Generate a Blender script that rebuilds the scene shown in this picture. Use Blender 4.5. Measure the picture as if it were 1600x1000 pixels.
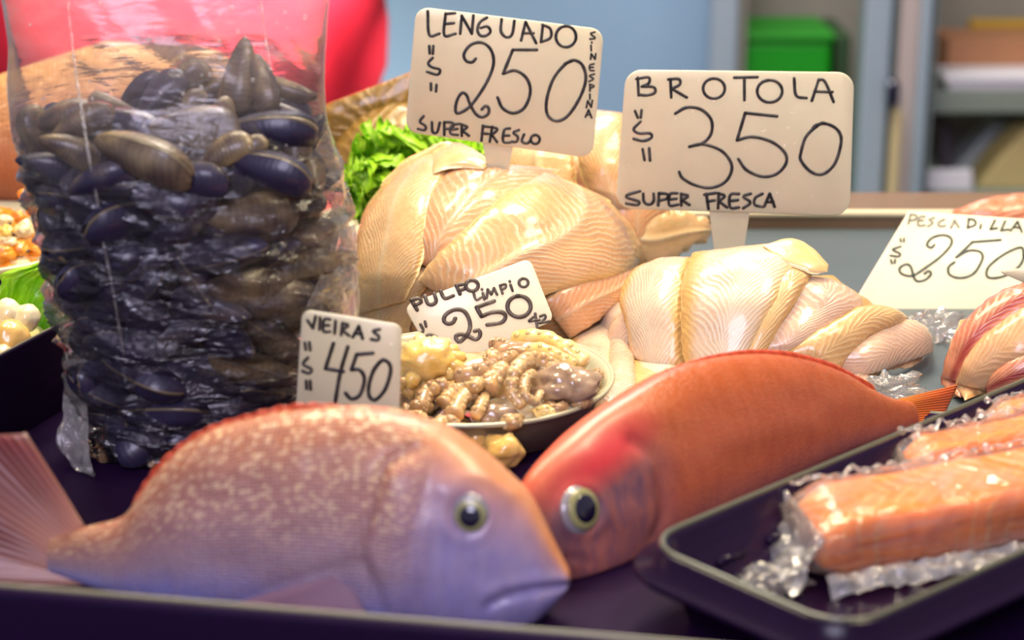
import bpy, bmesh, math, random
import numpy as np
from mathutils import Vector, Matrix, noise, Quaternion

for _o in list(bpy.data.objects):
    bpy.data.objects.remove(_o)
SC = bpy.context.scene
COL = SC.collection
R = math.radians
RND = random.Random(7)

# ------------------------------------------------------------------ camera
W_, H_ = 1600, 1000
CAMZ, PITCH, HFOV = 0.35, R(18.0), R(30.0)
FPX = 800.0 / math.tan(HFOV / 2)
cam_d = bpy.data.cameras.new('camera'); cam = bpy.data.objects.new('camera', cam_d)
COL.objects.link(cam); SC.camera = cam
cam.location = (0, 0, CAMZ); cam.rotation_euler = (R(90) - PITCH, 0, 0)
cam_d.sensor_width = 36; cam_d.angle = HFOV
cam_d.clip_start = 0.02; cam_d.clip_end = 50
cam_d.dof.use_dof = True; cam_d.dof.focus_distance = 1.0; cam_d.dof.aperture_fstop = 6.5

# ------------------------------------------------------------------ light
SC.view_settings.view_transform = 'Standard'; SC.view_settings.look = 'None'
SC.view_settings.gamma = 1.0; SC.view_settings.use_curve_mapping = False
SC.view_settings.exposure = 0.12
world = bpy.data.worlds.new('market_hall'); SC.world = world
world.use_nodes = True
world.node_tree.nodes['Background'].inputs['Color'].default_value = (0.60, 0.56, 0.68, 1)
world.node_tree.nodes['Background'].inputs['Strength'].default_value = 0.40

def area(name, loc, target, size, power, color, size_y=None, spread=180):
    l = bpy.data.lights.new(name, 'AREA'); l.energy = power; l.color = color
    l.shape = 'RECTANGLE' if size_y else 'DISK'; l.size = size
    if size_y: l.size_y = size_y
    l.spread = R(spread)
    o = bpy.data.objects.new(name, l); COL.objects.link(o); o.location = loc
    o.rotation_euler = (Vector(target) - Vector(loc)).to_track_quat('-Z', 'Y').to_euler()
    return o
area('stall_lamp_light', (0.05, 1.16, 0.92), (0.05, 0.95, 0), 0.26, 6.5, (1.0, 0.83, 0.55))
area('stall_lamp_light', (0.44, 0.80, 0.90), (0.28, 0.82, 0), 0.26, 5.0, (1.0, 0.83, 0.55))
area('stall_lamp_light', (-0.32, 1.16, 0.92), (-0.25, 0.95, 0), 0.26, 5.0, (1.0, 0.83, 0.55))
area('hall_daylight', (-0.5, -1.6, 1.7), (0.0, 0.9, 0.0), 1.3, 50, (0.80, 0.75, 1.0))
area('aisle_light', (0.1, 2.1, 1.6), (0.1, 2.8, -0.3), 0.8, 33, (1.0, 0.95, 0.88))
area('shirt_fill_light', (0.15, 1.40, 0.95), (-0.32, 2.05, -0.02), 0.3, 12, (1.0, 0.96, 0.90), None, 50)  # added fill with no real fitting, aimed at the shirt to brighten it
SC.cycles.transparent_max_bounces = 24
SC.cycles.max_bounces = 10

# ------------------------------------------------------------------ geometry helpers
FWD = Vector((0, math.cos(PITCH), -math.sin(PITCH)))
UP = Vector((0, math.sin(PITCH), math.cos(PITCH)))
RGT = Vector((1, 0, 0))
EYE = Vector((0, 0, CAMZ))
def ray(px, py):
    return (FWD * FPX + RGT * (px - 800) + UP * (500 - py)).normalized()
def at_z(px, py, z=0.0):
    d = ray(px, py); return EYE + d * ((z - CAMZ) / d.z)
def at_y(px, py, y):
    d = ray(px, py); return EYE + d * (y / d.y)
def on_plane(px, py, o, n):
    d = ray(px, py); return EYE + d * ((o - EYE).dot(n) / d.dot(n))
def project(p):
    q = Vector(p) - EYE
    z = q.dot(FWD)
    return (800 + FPX * q.x / z, 500 - FPX * q.dot(UP) / z)

def catmull(pts, n=8, closed=False):
    """smooth polyline through pts (any dimension)"""
    P = [np.array(p, float) for p in pts]
    if len(P) < 3 and not closed:
        return [P[0] + (P[-1] - P[0]) * t for t in np.linspace(0, 1, n + 1)]
    out = []
    m = len(P)
    segs = m if closed else m - 1
    for i in range(segs):
        if closed:
            a, b, c, d = P[(i - 1) % m], P[i], P[(i + 1) % m], P[(i + 2) % m]
        else:
            b, c = P[i], P[i + 1]
            a = P[i - 1] if i > 0 else 2 * b - c
            d = P[i + 2] if i + 2 < m else 2 * c - b
        for k in range(n):
            t = k / n
            out.append(0.5 * ((2 * b) + (c - a) * t + (2 * a - 5 * b + 4 * c - d) * t * t + (3 * b - a - 3 * c + d) * t ** 3))
    if not closed: out.append(P[-1])
    return out
def resample(pts, n):
    P = np.array(pts, float)
    L = np.concatenate([[0], np.cumsum(np.linalg.norm(np.diff(P, axis=0), axis=1))])
    t = np.linspace(0, L[-1], n)
    return np.stack([np.interp(t, L, P[:, k]) for k in range(P.shape[1])], 1)
def curve_n(pts, n):
    return resample(catmull(pts, 12), n)
def nz(x, y=0.0, z=0.0):
    return noise.noise(Vector((x, y, z)))
def fbm(p, oct=3):
    s, a, v = 0.0, 1.0, Vector(p)
    for _ in range(oct):
        s += a * noise.noise(v); v = v * 2.07 + Vector((3.1, 1.7, 5.3)); a *= 0.5
    return s
def smooth01(a, b, x):
    t = min(1.0, max(0.0, (x - a) / (b - a))); return t * t * (3 - 2 * t)

class MB:
    """collects faces for ONE mesh"""
    def __init__(s): s.v = []; s.f = []; s.uv = []; s.mi = []
    def add(s, verts, faces, uvs=None, mi=0):
        k = len(s.v)
        s.v += [tuple(v) for v in verts]
        s.uv += [tuple(u) for u in uvs] if uvs is not None else [(0.0, 0.0)] * len(verts)
        s.f += [tuple(i + k for i in f) for f in faces]; s.mi += [mi] * len(faces)
        return s
    def grid(s, rows, wrap_v=False, wrap_u=False, uvs=None, mi=0, cap=False, flip=False):
        nu, nv = len(rows), len(rows[0])
        verts = [p for r in rows for p in r]
        faces = []
        for i in range(nu if wrap_u else nu - 1):
            for j in range(nv if wrap_v else nv - 1):
                a, b = i * nv + j, i * nv + (j + 1) % nv
                c, d = ((i + 1) % nu) * nv + (j + 1) % nv, ((i + 1) % nu) * nv + j
                faces.append((d, c, b, a) if flip else (a, b, c, d))
        if cap:
            f0 = tuple(range(nv)); f1 = tuple((nu - 1) * nv + j for j in range(nv))
            faces.append(f0 if flip else f0[::-1]); faces.append(f1[::-1] if flip else f1)
        return s.add(verts, faces, uvs, mi)
    def tube(s, pts, rad, seg=10, mi=0, flat=None, cap=True):
        P = [Vector(p) for p in pts]; n = len(P)
        rad = [rad] * n if isinstance(rad, (int, float)) else rad
        t0 = (P[1] - P[0]).normalized()
        ref = Vector((0, 0, 1)) if abs(t0.z) < 0.9 else Vector((1, 0, 0))
        a = t0.cross(ref).normalized()
        rows, uvs, L = [], [], 0.0
        for i in range(n):
            t = (P[min(i + 1, n - 1)] - P[max(i - 1, 0)]).normalized()
            a = (a - t * a.dot(t)).normalized(); b = t.cross(a)
            if i: L += (P[i] - P[i - 1]).length
            rr = rad[i]
            rows.append([P[i] + (a * math.cos(2 * math.pi * k / seg) * rr + b * math.sin(2 * math.pi * k / seg) * rr * (flat or 1)) for k in range(seg)])
            uvs += [(L, k / seg) for k in range(seg)]
        return s.grid(rows, wrap_v=True, uvs=uvs, mi=mi, cap=cap)
    def box(s, lo, hi, mi=0, M=None):
        x0, y0, z0 = lo; x1, y1, z1 = hi
        v = [(x0, y0, z0), (x1, y0, z0), (x1, y1, z0), (x0, y1, z0), (x0, y0, z1), (x1, y0, z1), (x1, y1, z1), (x0, y1, z1)]
        if M is not None: v = [M @ Vector(p) for p in v]
        return s.add(v, [(0, 3, 2, 1), (4, 5, 6, 7), (0, 1, 5, 4), (1, 2, 6, 5), (2, 3, 7, 6), (3, 0, 4, 7)], None, mi)
    def ball(s, c, r, M=None, seg=16, rings=10, mi=0, fn=None):
        rows, uvs = [], []
        c = Vector(c)
        rx, ry, rz = (r, r, r) if isinstance(r, (int, float)) else r
        for i in range(rings + 1):
            th = math.pi * i / rings
            th = min(max(th, 0.02), math.pi - 0.02)
            row = []
            for j in range(seg):
                ph = 2 * math.pi * j / seg
                d = Vector((math.sin(th) * math.cos(ph), math.sin(th) * math.sin(ph), -math.cos(th)))
                k = fn(d) if fn else 1.0
                p = Vector((d.x * rx, d.y * ry, d.z * rz)) * k
                if M is not None: p = M @ p
                row.append(c + p); uvs.append((j / seg, i / rings))
            rows.append(row)
        return s.grid(rows, wrap_v=True, uvs=uvs, mi=mi, cap=True)
    def build(s, name, mats, parent=None, smooth=True, bevel=0.0, bseg=2, sub=0, recalc=True):
        me = bpy.data.meshes.new(name)
        me.from_pydata(s.v, [], s.f)
        uvl = me.uv_layers.new(name='UVMap')
        idx = np.empty(len(me.loops), dtype=np.int32); me.loops.foreach_get('vertex_index', idx)
        uvl.data.foreach_set('uv', np.array(s.uv, dtype=np.float32)[idx].ravel())
        for m in (mats if isinstance(mats, (list, tuple)) else [mats]): me.materials.append(m)
        me.polygons.foreach_set('material_index', s.mi)
        if recalc or bevel:
            bm = bmesh.new(); bm.from_mesh(me)
            if recalc: bmesh.ops.recalc_face_normals(bm, faces=bm.faces)
            if bevel:
                bmesh.ops.bevel(bm, geom=[e for e in bm.edges if len(e.link_faces) == 2 and e.calc_face_angle() > 0.5], offset=bevel, segments=bseg, profile=0.5, affect='EDGES')
            bm.to_mesh(me); bm.free()
        me.polygons.foreach_set('use_smooth', [smooth] * len(me.polygons))
        o = bpy.data.objects.new(name, me); COL.objects.link(o)
        if sub:
            md = o.modifiers.new('sub', 'SUBSURF'); md.levels = md.render_levels = sub
        if parent is not None: set_parent(o, parent)
        return o
def set_parent(o, p):
    o.parent = p; o.matrix_parent_inverse = p.matrix_basis.inverted() if p.parent is None else Matrix()
def tag(o, label=None, cat=None, group=None, kind=None):
    if label: o['label'] = label
    if cat: o['category'] = cat
    if group: o['group'] = group
    if kind: o['kind'] = kind
    return o
def thing(name, label, cat, loc=(0, 0, 0), group=None):
    o = bpy.data.objects.new(name, None); COL.objects.link(o); o.location = loc
    o.empty_display_size = 0.02
    return tag(o, label, cat, group)
def structure(o): o['kind'] = 'structure'; return o

# ------------------------------------------------------------------ material helpers
class NT:
    def __init__(s, name):
        s.m = bpy.data.materials.new(name); s.m.use_nodes = True
        s.t = s.m.node_tree; s.b = s.t.nodes['Principled BSDF']; s.out = s.t.nodes['Material Output']
    def n(s, typ, _out=0, _props=None, **kw):
        nd = s.t.nodes.new('ShaderNode' + typ)
        for k, v in (_props or {}).items(): setattr(nd, k, v)
        for k, v in kw.items():
            key = int(k[1:]) if k[0] == 'i' and k[1:].isdigit() else k
            s.put(nd.inputs[key], v)
        return nd.outputs[_out]
    def put(s, sock, v):
        if isinstance(v, bpy.types.NodeSocket): s.t.links.new(v, sock)
        elif isinstance(v, tuple) and len(v) == 3 and sock.type == 'RGBA': sock.default_value = (*v, 1)
        else: sock.default_value = v
    def math(s, op, a, b=0.0, c=None):
        kw = dict(i0=a, i1=b)
        if c is not None: kw['i2'] = c
        return s.n('Math', _props={'operation': op}, **kw)
    def mix(s, f, a, b, mode='MIX'):
        nd = s.t.nodes.new('ShaderNodeMix'); nd.data_type = 'RGBA'; nd.blend_type = mode
        s.put(nd.inputs[0], f); s.put(nd.inputs[6], a); s.put(nd.inputs[7], b)
        return nd.outputs[2]
    def ramp(s, f, stops):
        nd = s.t.nodes.new('ShaderNodeValToRGB'); s.put(nd.inputs[0], f)
        e = nd.color_ramp.elements
        while len(e) < len(stops): e.new(0.5)
        for k, (p, c) in enumerate(stops):
            e[k].position = p; e[k].color = (*c, 1) if isinstance(c, tuple) else (c, c, c, 1)
        return nd.outputs[0]
    def uv(s):
        nd = s.t.nodes.new('ShaderNodeSeparateXYZ'); s.t.links.new(s.n('TexCoord', 2), nd.inputs[0])
        return nd.outputs[0], nd.outputs[1]
    def uvvec(s): return s.n('TexCoord', 2)
    def obj(s): return s.n('TexCoord', 3)
    def rnd(s): return s.n('ObjectInfo', 5)
    def noise(s, vec, scale, detail=3.0, dist=0.0, rough=0.5):
        return s.n('TexNoise', Vector=vec, Scale=scale, Detail=detail, Distortion=dist, Roughness=rough)
    def mapping(s, vec, scale=(1, 1, 1), loc=(0, 0, 0)):
        return s.n('Mapping', Vector=vec, Scale=scale, Location=loc)
    def bump(s, h, strength=0.3, dist=0.001, normal=None):
        kw = dict(Height=h, Strength=strength, Distance=dist)
        if normal is not None: kw['Normal'] = normal
        return s.n('Bump', **kw)
    def set(s, **kw):
        for k, v in kw.items(): s.put(s.b.inputs[k.replace('_', ' ')], v)
        return s
def sss(nt, w=0.3, rad=(1.0, 0.4, 0.2), scale=0.006):
    nt.set(Subsurface_Weight=w, Subsurface_Radius=rad, Subsurface_Scale=scale)
def lin(r, g, b):
    f = lambda c: (c / 255 / 12.92) if c / 255 <= 0.04045 else ((c / 255 + 0.055) / 1.055) ** 2.4
    return (f(r), f(g), f(b))
def plain(name, col, rough=0.5, metal=0.0, coat=0.0, noise_amt=0.0, nscale=40, bump=0.0, spec=0.5):
    t = NT(name)
    c = col
    if noise_amt:
        f = t.noise(t.obj(), nscale, 4)
        c = t.mix(f, tuple(x * (1 - noise_amt) for x in col), tuple(min(1, x * (1 + noise_amt)) for x in col))
        if bump: t.set(Normal=t.bump(f, bump, 0.001))
    t.set(Base_Color=c, Roughness=rough, Metallic=metal, Coat_Weight=coat, Specular_IOR_Level=spec)
    return t.m
# ------------------------------------------------------------------ materials
def fillet_mat(name, base, stripe, edge, freq=150.0, chev=0.35, sharp=0.5, pink=(0.75, 0.32, 0.25), pinkamt=0.35, mid=0.6, silver=0.0, redline=0.0, bump=0.5, wsub=0.25, em0=0.72):
    """wet fish flesh: chevron muscle bands run off a pale midline; uv = (metres along, -1..1 across)"""
    t = NT(name); u, v = t.uv()
    ob = t.obj()
    n1 = t.noise(ob, 45, 3); n2 = t.noise(ob, 160, 4); n3 = t.noise(ob, 22, 2)
    av = t.math('ABSOLUTE', v)
    w = t.math('MULTIPLY', t.math('POWER', av, 0.75), chev * 0.06)
    wob = t.math('ADD', t.math('MULTIPLY', t.math('SUBTRACT', n1, 0.5), 0.014), t.math('MULTIPLY', t.math('SUBTRACT', n2, 0.5), 0.0035))
    c = t.math('ADD', t.math('ADD', u, w), wob)
    sn = t.math('SINE', t.math('MULTIPLY', c, freq * 6.283))
    s01 = t.math('MULTIPLY_ADD', sn, 0.5, 0.5)
    line = t.math('POWER', s01, 1.0 + 3.0 * sharp)
    # bands fade in and out
    fade = t.ramp(n3, [(0.35, 0.25), (0.6, 1.0)])
    line = t.math('MULTIPLY', line, fade)
    col = t.mix(t.ramp(n1, [(0.35, 0.0), (0.7, 1.0)]), base, tuple(b * (1 - pinkamt) + p * pinkamt for b, p in zip(base, pink)))
    col = t.mix(t.math('MULTIPLY', line, 0.75), col, stripe)
    midm = t.math('POWER', t.math('SUBTRACT', 1.0, t.math('MINIMUM', av, 1.0)), 14.0)
    col = t.mix(t.math('MULTIPLY', midm, mid), col, stripe)
    em = t.ramp(t.math('ADD', av, t.math('MULTIPLY', t.math('SUBTRACT', n1, 0.5), 0.35)), [(em0, 0.0), (em0 + 0.24, 1.0)])
    col = t.mix(em, col, edge)
    if redline:
        rm = t.ramp(t.math('ADD', t.math('ABSOLUTE', t.math('SUBTRACT', v, 0.1)), t.math('MULTIPLY', n1, 0.2)), [(0.16, 1.0), (0.42, 0.0)])
        col = t.mix(t.math('MULTIPLY', rm, redline), col, (0.42, 0.03, 0.035))
    n4 = t.noise(ob, 420, 3)
    h = t.math('ADD', t.math('MULTIPLY', line, 0.8), t.math('ADD', t.math('MULTIPLY', n2, 1.3), t.math('MULTIPLY', n4, 0.45)))
    col = t.mix(1.0, col, (0.76, 0.72, 0.66), 'MULTIPLY')
    t.set(Base_Color=col, Roughness=t.ramp(n2, [(0.3, 0.20), (0.7, 0.42)]), Specular_IOR_Level=0.6, Coat_Weight=0.5, Coat_Roughness=0.08,
          Metallic=silver, Normal=t.bump(h, bump, 0.0014))
    sss(t, wsub, (1.0, 0.45, 0.25), 0.005)
    return t.m
M = {}
M['sole'] = fillet_mat('sole_flesh', lin(252, 202, 144), lin(255, 238, 204), lin(252, 214, 150), 210, 0.5, 0.45, pinkamt=0.26, bump=0.25)
M['sole_side'] = fillet_mat('sole_flesh_fine', lin(252, 210, 152), lin(255, 242, 210), lin(252, 212, 146), 240, 0.8, 0.3, pinkamt=0.10, bump=0.3)
M['sole_pink'] = fillet_mat('sole_flesh_pink', lin(252, 190, 138), lin(255, 234, 204), lin(252, 206, 146), 190, 0.45, 0.6, pinkamt=0.2, bump=0.25)
M['brotola'] = fillet_mat('brotola_flesh', lin(242, 220, 194), lin(255, 250, 238), lin(242, 200, 126), 240, 0.6, 0.1, pinkamt=0.15, mid=0.2, bump=0.22, em0=0.58)
M['brotola_yellow'] = fillet_mat('brotola_belly', lin(240, 200, 140), lin(250, 226, 180), lin(236, 190, 110), 150, 0.4, 0.3, pinkamt=0.08, mid=0.1, bump=0.3)
M['brotola_pink'] = fillet_mat('brotola_tail', lin(244, 210, 182), lin(255, 246, 232), lin(244, 208, 164), 250, 0.3, 0.3, pinkamt=0.3, mid=0.0, bump=0.2)
M['pescadilla'] = fillet_mat('pescadilla_flesh', lin(240, 190, 140), lin(252, 222, 172), lin(240, 186, 120), 200, 0.35, 0.2, pinkamt=0.2, mid=0.1, bump=0.2)
M['pescadilla_red'] = fillet_mat('pescadilla_blood', lin(236, 160, 120), lin(248, 200, 168), lin(170, 50, 50), 150, 0.5, 0.3, pink=(0.55, 0.08, 0.08), pinkamt=0.6, mid=0.0, redline=0.85, bump=0.25)
M['smoked'] = fillet_mat('golden_flesh', lin(150, 116, 48), lin(196, 160, 90), lin(176, 130, 24), 95, 0.6, 0.2, pink=(0.30, 0.2, 0.03), pinkamt=0.5, mid=0.0, bump=0.8)
M['fold'] = fillet_mat('fold_flesh', lin(250, 218, 150), lin(255, 230, 180), lin(252, 226, 180), 60, 0.3, 0.2, pinkamt=0.05, mid=0.0, bump=0.15)
M['salmon_dark'] = fillet_mat('salmon_side', lin(236, 140, 96), lin(250, 190, 150), lin(240, 150, 100), 90, 0.6, 0.5, pinkamt=0.1)
def salmon_mat():
    t = NT('salmon_flesh'); u, v = t.uv(); ob = t.obj()
    n1 = t.noise(ob, 30, 3); n2 = t.noise(ob, 120, 3)
    c = t.math('ADD', t.math('ADD', u, t.math('MULTIPLY', t.math('ABSOLUTE', v), 0.022)), t.math('MULTIPLY', n1, 0.02))
    s = t.math('MULTIPLY_ADD', t.math('SINE', t.math('MULTIPLY', c, 700.0)), 0.5, 0.5)
    s = t.math('MULTIPLY', t.math('POWER', s, 4.0), t.ramp(n1, [(0.4, 0.1), (0.6, 1.0)]))
    col = t.mix(n1, lin(252, 124, 4), lin(255, 160, 40))
    col = t.mix(t.math('MULTIPLY', s, 0.6), col, lin(255, 210, 140))
    t.set(Base_Color=col, Roughness=0.3, Coat_Weight=0.3, Normal=t.bump(t.math('ADD', s, n2), 0.3, 0.001))
    sss(t, 0.25, (1, 0.35, 0.12), 0.005); return t.m
M['salmon'] = salmon_mat()

def fish_mat(name, top, side, belly, headc, spot, glint, scale_top=1.0, split=(0.30, 0.62), gl_amt=0.55, sb=0.6, patch=None, tilt_k=0.32, streak=0.12):
    """uv: x = 0 tail .. 1 snout, y = 0 belly .. 1 back"""
    t = NT(name); u, v = t.uv(); ob = t.obj()
    n1 = t.noise(ob, 18, 3); n2 = t.noise(ob, 70, 3)
    vv = t.math('ADD', v, t.math('MULTIPLY', t.math('SUBTRACT', n1, 0.5), 0.22))
    col = t.ramp(vv, [(0.12, belly), (split[0], side), (split[1], tuple((a + b) / 2 for a, b in zip(side, top))), (0.86, top)])
    head = t.ramp(t.math('ADD', u, t.math('MULTIPLY', n1, 0.05)), [(0.70, 0.0), (0.80, 1.0)])
    hcol = t.ramp(vv, [(0.2, tuple(a * .75 + b * .25 for a, b in zip(headc, belly))), (0.55, headc), (0.80, tuple((a + b) / 2 for a, b in zip(headc, top))), (0.95, spot)])
    col = t.mix(head, col, hcol)
    col = t.mix(t.ramp(n2, [(0.42, 0.0), (0.72, 0.30)]), col, t.mix(1.0, col, (0.55, 0.50, 0.55), 'MULTIPLY'))
    st = t.noise(t.mapping(t.uvvec(), (46, 5, 1)), 1.0, 4, 0.4)
    col = t.mix(t.math('MULTIPLY', t.ramp(st, [(0.40, 0.0), (0.65, 1.0)]), streak), col, t.mix(0.5, glint, side))
    # scales
    vec = t.mapping(t.uvvec(), (110, 56, 1))
    vo = t.t.nodes.new('ShaderNodeTexVoronoi'); vo.feature = 'F1'; t.put(vo.inputs['Vector'], vec); t.put(vo.inputs['Scale'], 1.0); t.put(vo.inputs['Randomness'], 0.35)
    d = vo.outputs['Distance']; cellc = vo.outputs['Color']
    body = t.math('SUBTRACT', 1.0, head)
    h = t.math('MULTIPLY', t.math('SUBTRACT', 0.7, d), body)
    shade = t.math('MULTIPLY', t.math('MULTIPLY', t.ramp(d, [(0.25, 0.0), (0.6, 1.0)]), body), 0.30)
    col = t.mix(shade, col, tuple(c * 0.55 for c in top))
    sep = t.t.nodes.new('ShaderNodeSeparateColor'); t.put(sep.inputs[0], cellc)
    gl = t.math('MULTIPLY', t.math('MULTIPLY', t.ramp(sep.outputs[0], [(0.70, 0.0), (0.82, 1.0)]), body), t.ramp(vv, [(0.4, 0.0), (0.62, 1.0)]))
    col = t.mix(t.math('MULTIPLY', gl, gl_amt), col, glint)  # pale glints painted into the colour of scattered scales
    if patch:      # reddened patch on the nape
        dx = t.math('MULTIPLY', t.math('SUBTRACT', u, 0.83), 5.0); dy = t.math('MULTIPLY', t.math('SUBTRACT', v, 0.80), 4.0)
        rr = t.math('SQRT', t.math('ADD', t.math('MULTIPLY', dx, dx), t.math('MULTIPLY', dy, dy)))
        col = t.mix(t.ramp(t.math('ADD', rr, t.math('MULTIPLY', n1, 0.4)), [(0.35, 0.9), (1.1, 0.0)]), col, patch)
    gn = t.t.nodes.new('ShaderNodeNewGeometry').outputs['Normal']
    tm = t.math('MULTIPLY', body, t.ramp(vv, [(0.42, 0.15), (0.62, 1.0)]))
    tilt = t.n('VectorMath', _props={'operation': 'MULTIPLY_ADD'}, i0=cellc, i1=(tilt_k,) * 3, i2=(-tilt_k / 2,) * 3)
    tn = t.n('VectorMath', _props={'operation': 'NORMALIZE'}, i0=t.n('VectorMath', _props={'operation': 'ADD'}, i0=gn, i1=t.n('VectorMath', _props={'operation': 'MULTIPLY'}, i0=tilt, i1=t.n('CombineXYZ', X=tm, Y=tm, Z=tm))))
    b1 = t.bump(h, sb, 0.0012, tn)
    b2 = t.bump(n2, 0.25, 0.0012, b1)
    t.set(Base_Color=col, Roughness=t.mix(gl, (0.42, 0.42, 0.42), (0.24, 0.24, 0.24)), Specular_IOR_Level=0.6, Coat_Weight=0.3, Coat_Roughness=0.2, Normal=b2)
    sss(t, 0.12, (1, 0.5, 0.4), 0.004)
    return t.m
M['porgy'] = fish_mat('porgy_skin', lin(196, 126, 90), lin(166, 142, 160), lin(138, 144, 208), lin(154, 140, 182), lin(214, 140, 92), lin(246, 214, 164), split=(0.32, 0.56))
M['snapper'] = fish_mat('snapper_skin', lin(190, 90, 30), lin(196, 98, 70), lin(184, 106, 98), lin(118, 78, 92), lin(214, 96, 60), lin(224, 136, 84), gl_amt=0.12, sb=0.25, tilt_k=0.10, streak=0.30, patch=lin(206, 40, 52))
def fin_mat(name, base, tip, alpha=0.85):
    t = NT(name); u, v = t.uv()
    s = t.math('MULTIPLY_ADD', t.math('SINE', t.math('MULTIPLY', v, 130.0)), 0.5, 0.5)
    n = t.noise(t.obj(), 60, 3)
    col = t.ramp(u, [(0.0, base), (0.45, tuple((a + 2 * b) / 3 for a, b in zip(base, tip))), (1.0, tip)])
    col = t.mix(t.math('MULTIPLY', s, 0.35), col, tuple(c * 0.5 for c in base))
    t.set(Base_Color=col, Roughness=0.35, Coat_Weight=0.3, Alpha=alpha, Normal=t.bump(t.math('ADD', s, n), 0.5, 0.0012))
    sss(t, 0.2, (1, .4, .3), 0.004); return t.m
M['tail_porgy'] = fin_mat('porgy_tail_fin', lin(222, 160, 134), lin(112, 46, 58), 0.95)
M['fin_red'] = fin_mat('red_fin', lin(214, 84, 48), lin(226, 96, 60))
M['fin_orange'] = fin_mat('orange_tail_fin', lin(250, 156, 56), lin(226, 84, 40), 0.95)
M['fin_pale'] = fin_mat('pale_fin', lin(188, 150, 168), lin(168, 122, 140), 0.9)
M['eye_white'] = plain('eye_silver', lin(150, 146, 150), 0.2, 0.1, 1.0, 0.3, 160)
M['eye_ring'] = plain('eye_ring', lin(150, 148, 100), 0.25, 0.0, 0.6)
M['pupil'] = plain('pupil_black', lin(22, 18, 44), 0.08, 0.0, 1.0)

def steel(name, col, rough, aniso=0.0, ns=60):
    t = NT(name); n = t.noise(t.mapping(t.obj(), (1, 12, 1)), ns, 4)
    t.set(Base_Color=t.mix(n, tuple(c * 0.8 for c in col), col), Metallic=0.9, Roughness=t.ramp(n, [(0.3, rough * 0.8), (0.7, rough * 1.25)]))
    return t.m
M['steel'] = plain('plate_steel', (0.56, 0.53, 0.36), 0.36, 0.25, 0.2, 0.12, 30)
M['tray_steel'] = plain('tray_steel', (0.095, 0.125, 0.14), 0.42, 0.2, 0, 0.12, 14)
M['ledge'] = plain('counter_ledge', lin(122, 98, 74), 0.4, 0.0, 0.2, 0.1, 20)
M['ledge_light'] = plain('counter_lip', lin(240, 228, 190), 0.4)
M['black'] = plain('black_plastic', (0.015, 0.004, 0.028), 0.5, 0.0, 0.0, 0.25, 180, spec=0.10)
M['black_gloss'] = plain('glossy_black_plastic', (0.012, 0.004, 0.022), 0.24, 0.0, 0.0, 0.2, 90, 0.05, spec=0.22)
M['bead_dark'] = plain('rim_highlight_dim', lin(84, 86, 66), 0.3, 0, 0.4)  # highlight along the salmon tray rim, painted as a paler bead
M['bead'] = plain('rim_highlight', lin(128, 124, 100), 0.3)  # reflected light along black tray rims, put into a pale colour
def sign_mat(name, col):
    t = NT(name); n = t.noise(t.obj(), 30, 5); n2 = t.noise(t.obj(), 260, 2)
    c = t.mix(t.ramp(n, [(0.35, 0.0), (0.75, 1.0)]), col, tuple(x * 0.86 for x in col))
    c = t.mix(t.ramp(n2, [(0.72, 0.0), (0.78, 0.7)]), c, lin(250, 240, 215))
    t.set(Base_Color=c, Roughness=0.35, Coat_Weight=0.15, Normal=t.bump(n2, 0.08, 0.0005)); sss(t, 0.35, (1, 0.9, 0.75), 0.01)
    return t.m
M['sign'] = sign_mat('sign_plastic', lin(206, 200, 168))
M['sign_lit'] = sign_mat('sign_plastic_lit', lin(248, 240, 208))  # same sign plastic, extra lamp light painted in as a whiter colour
M['sign_paper'] = sign_mat('sign_card', lin(248, 240, 200))
def ink_mat(name, col, n0=0.0):
    t = NT(name); n = t.noise(t.obj(), 140, 3)
    t.set(Base_Color=t.mix(t.ramp(n, [(0.45, 0.0), (0.8, n0)]), col, lin(150, 140, 130)), Roughness=0.4); return t.m
M['ink'] = ink_mat('marker_ink', lin(34, 32, 36), 0.3)
M['ink_grey'] = ink_mat('worn_marker_ink', lin(74, 62, 58), 0.6)
M['ink_green'] = ink_mat('dark_green_ink', lin(44, 62, 52), 0.25)
M['ink_faint'] = ink_mat('faded_ink', lin(150, 150, 130), 0.8)

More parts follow.
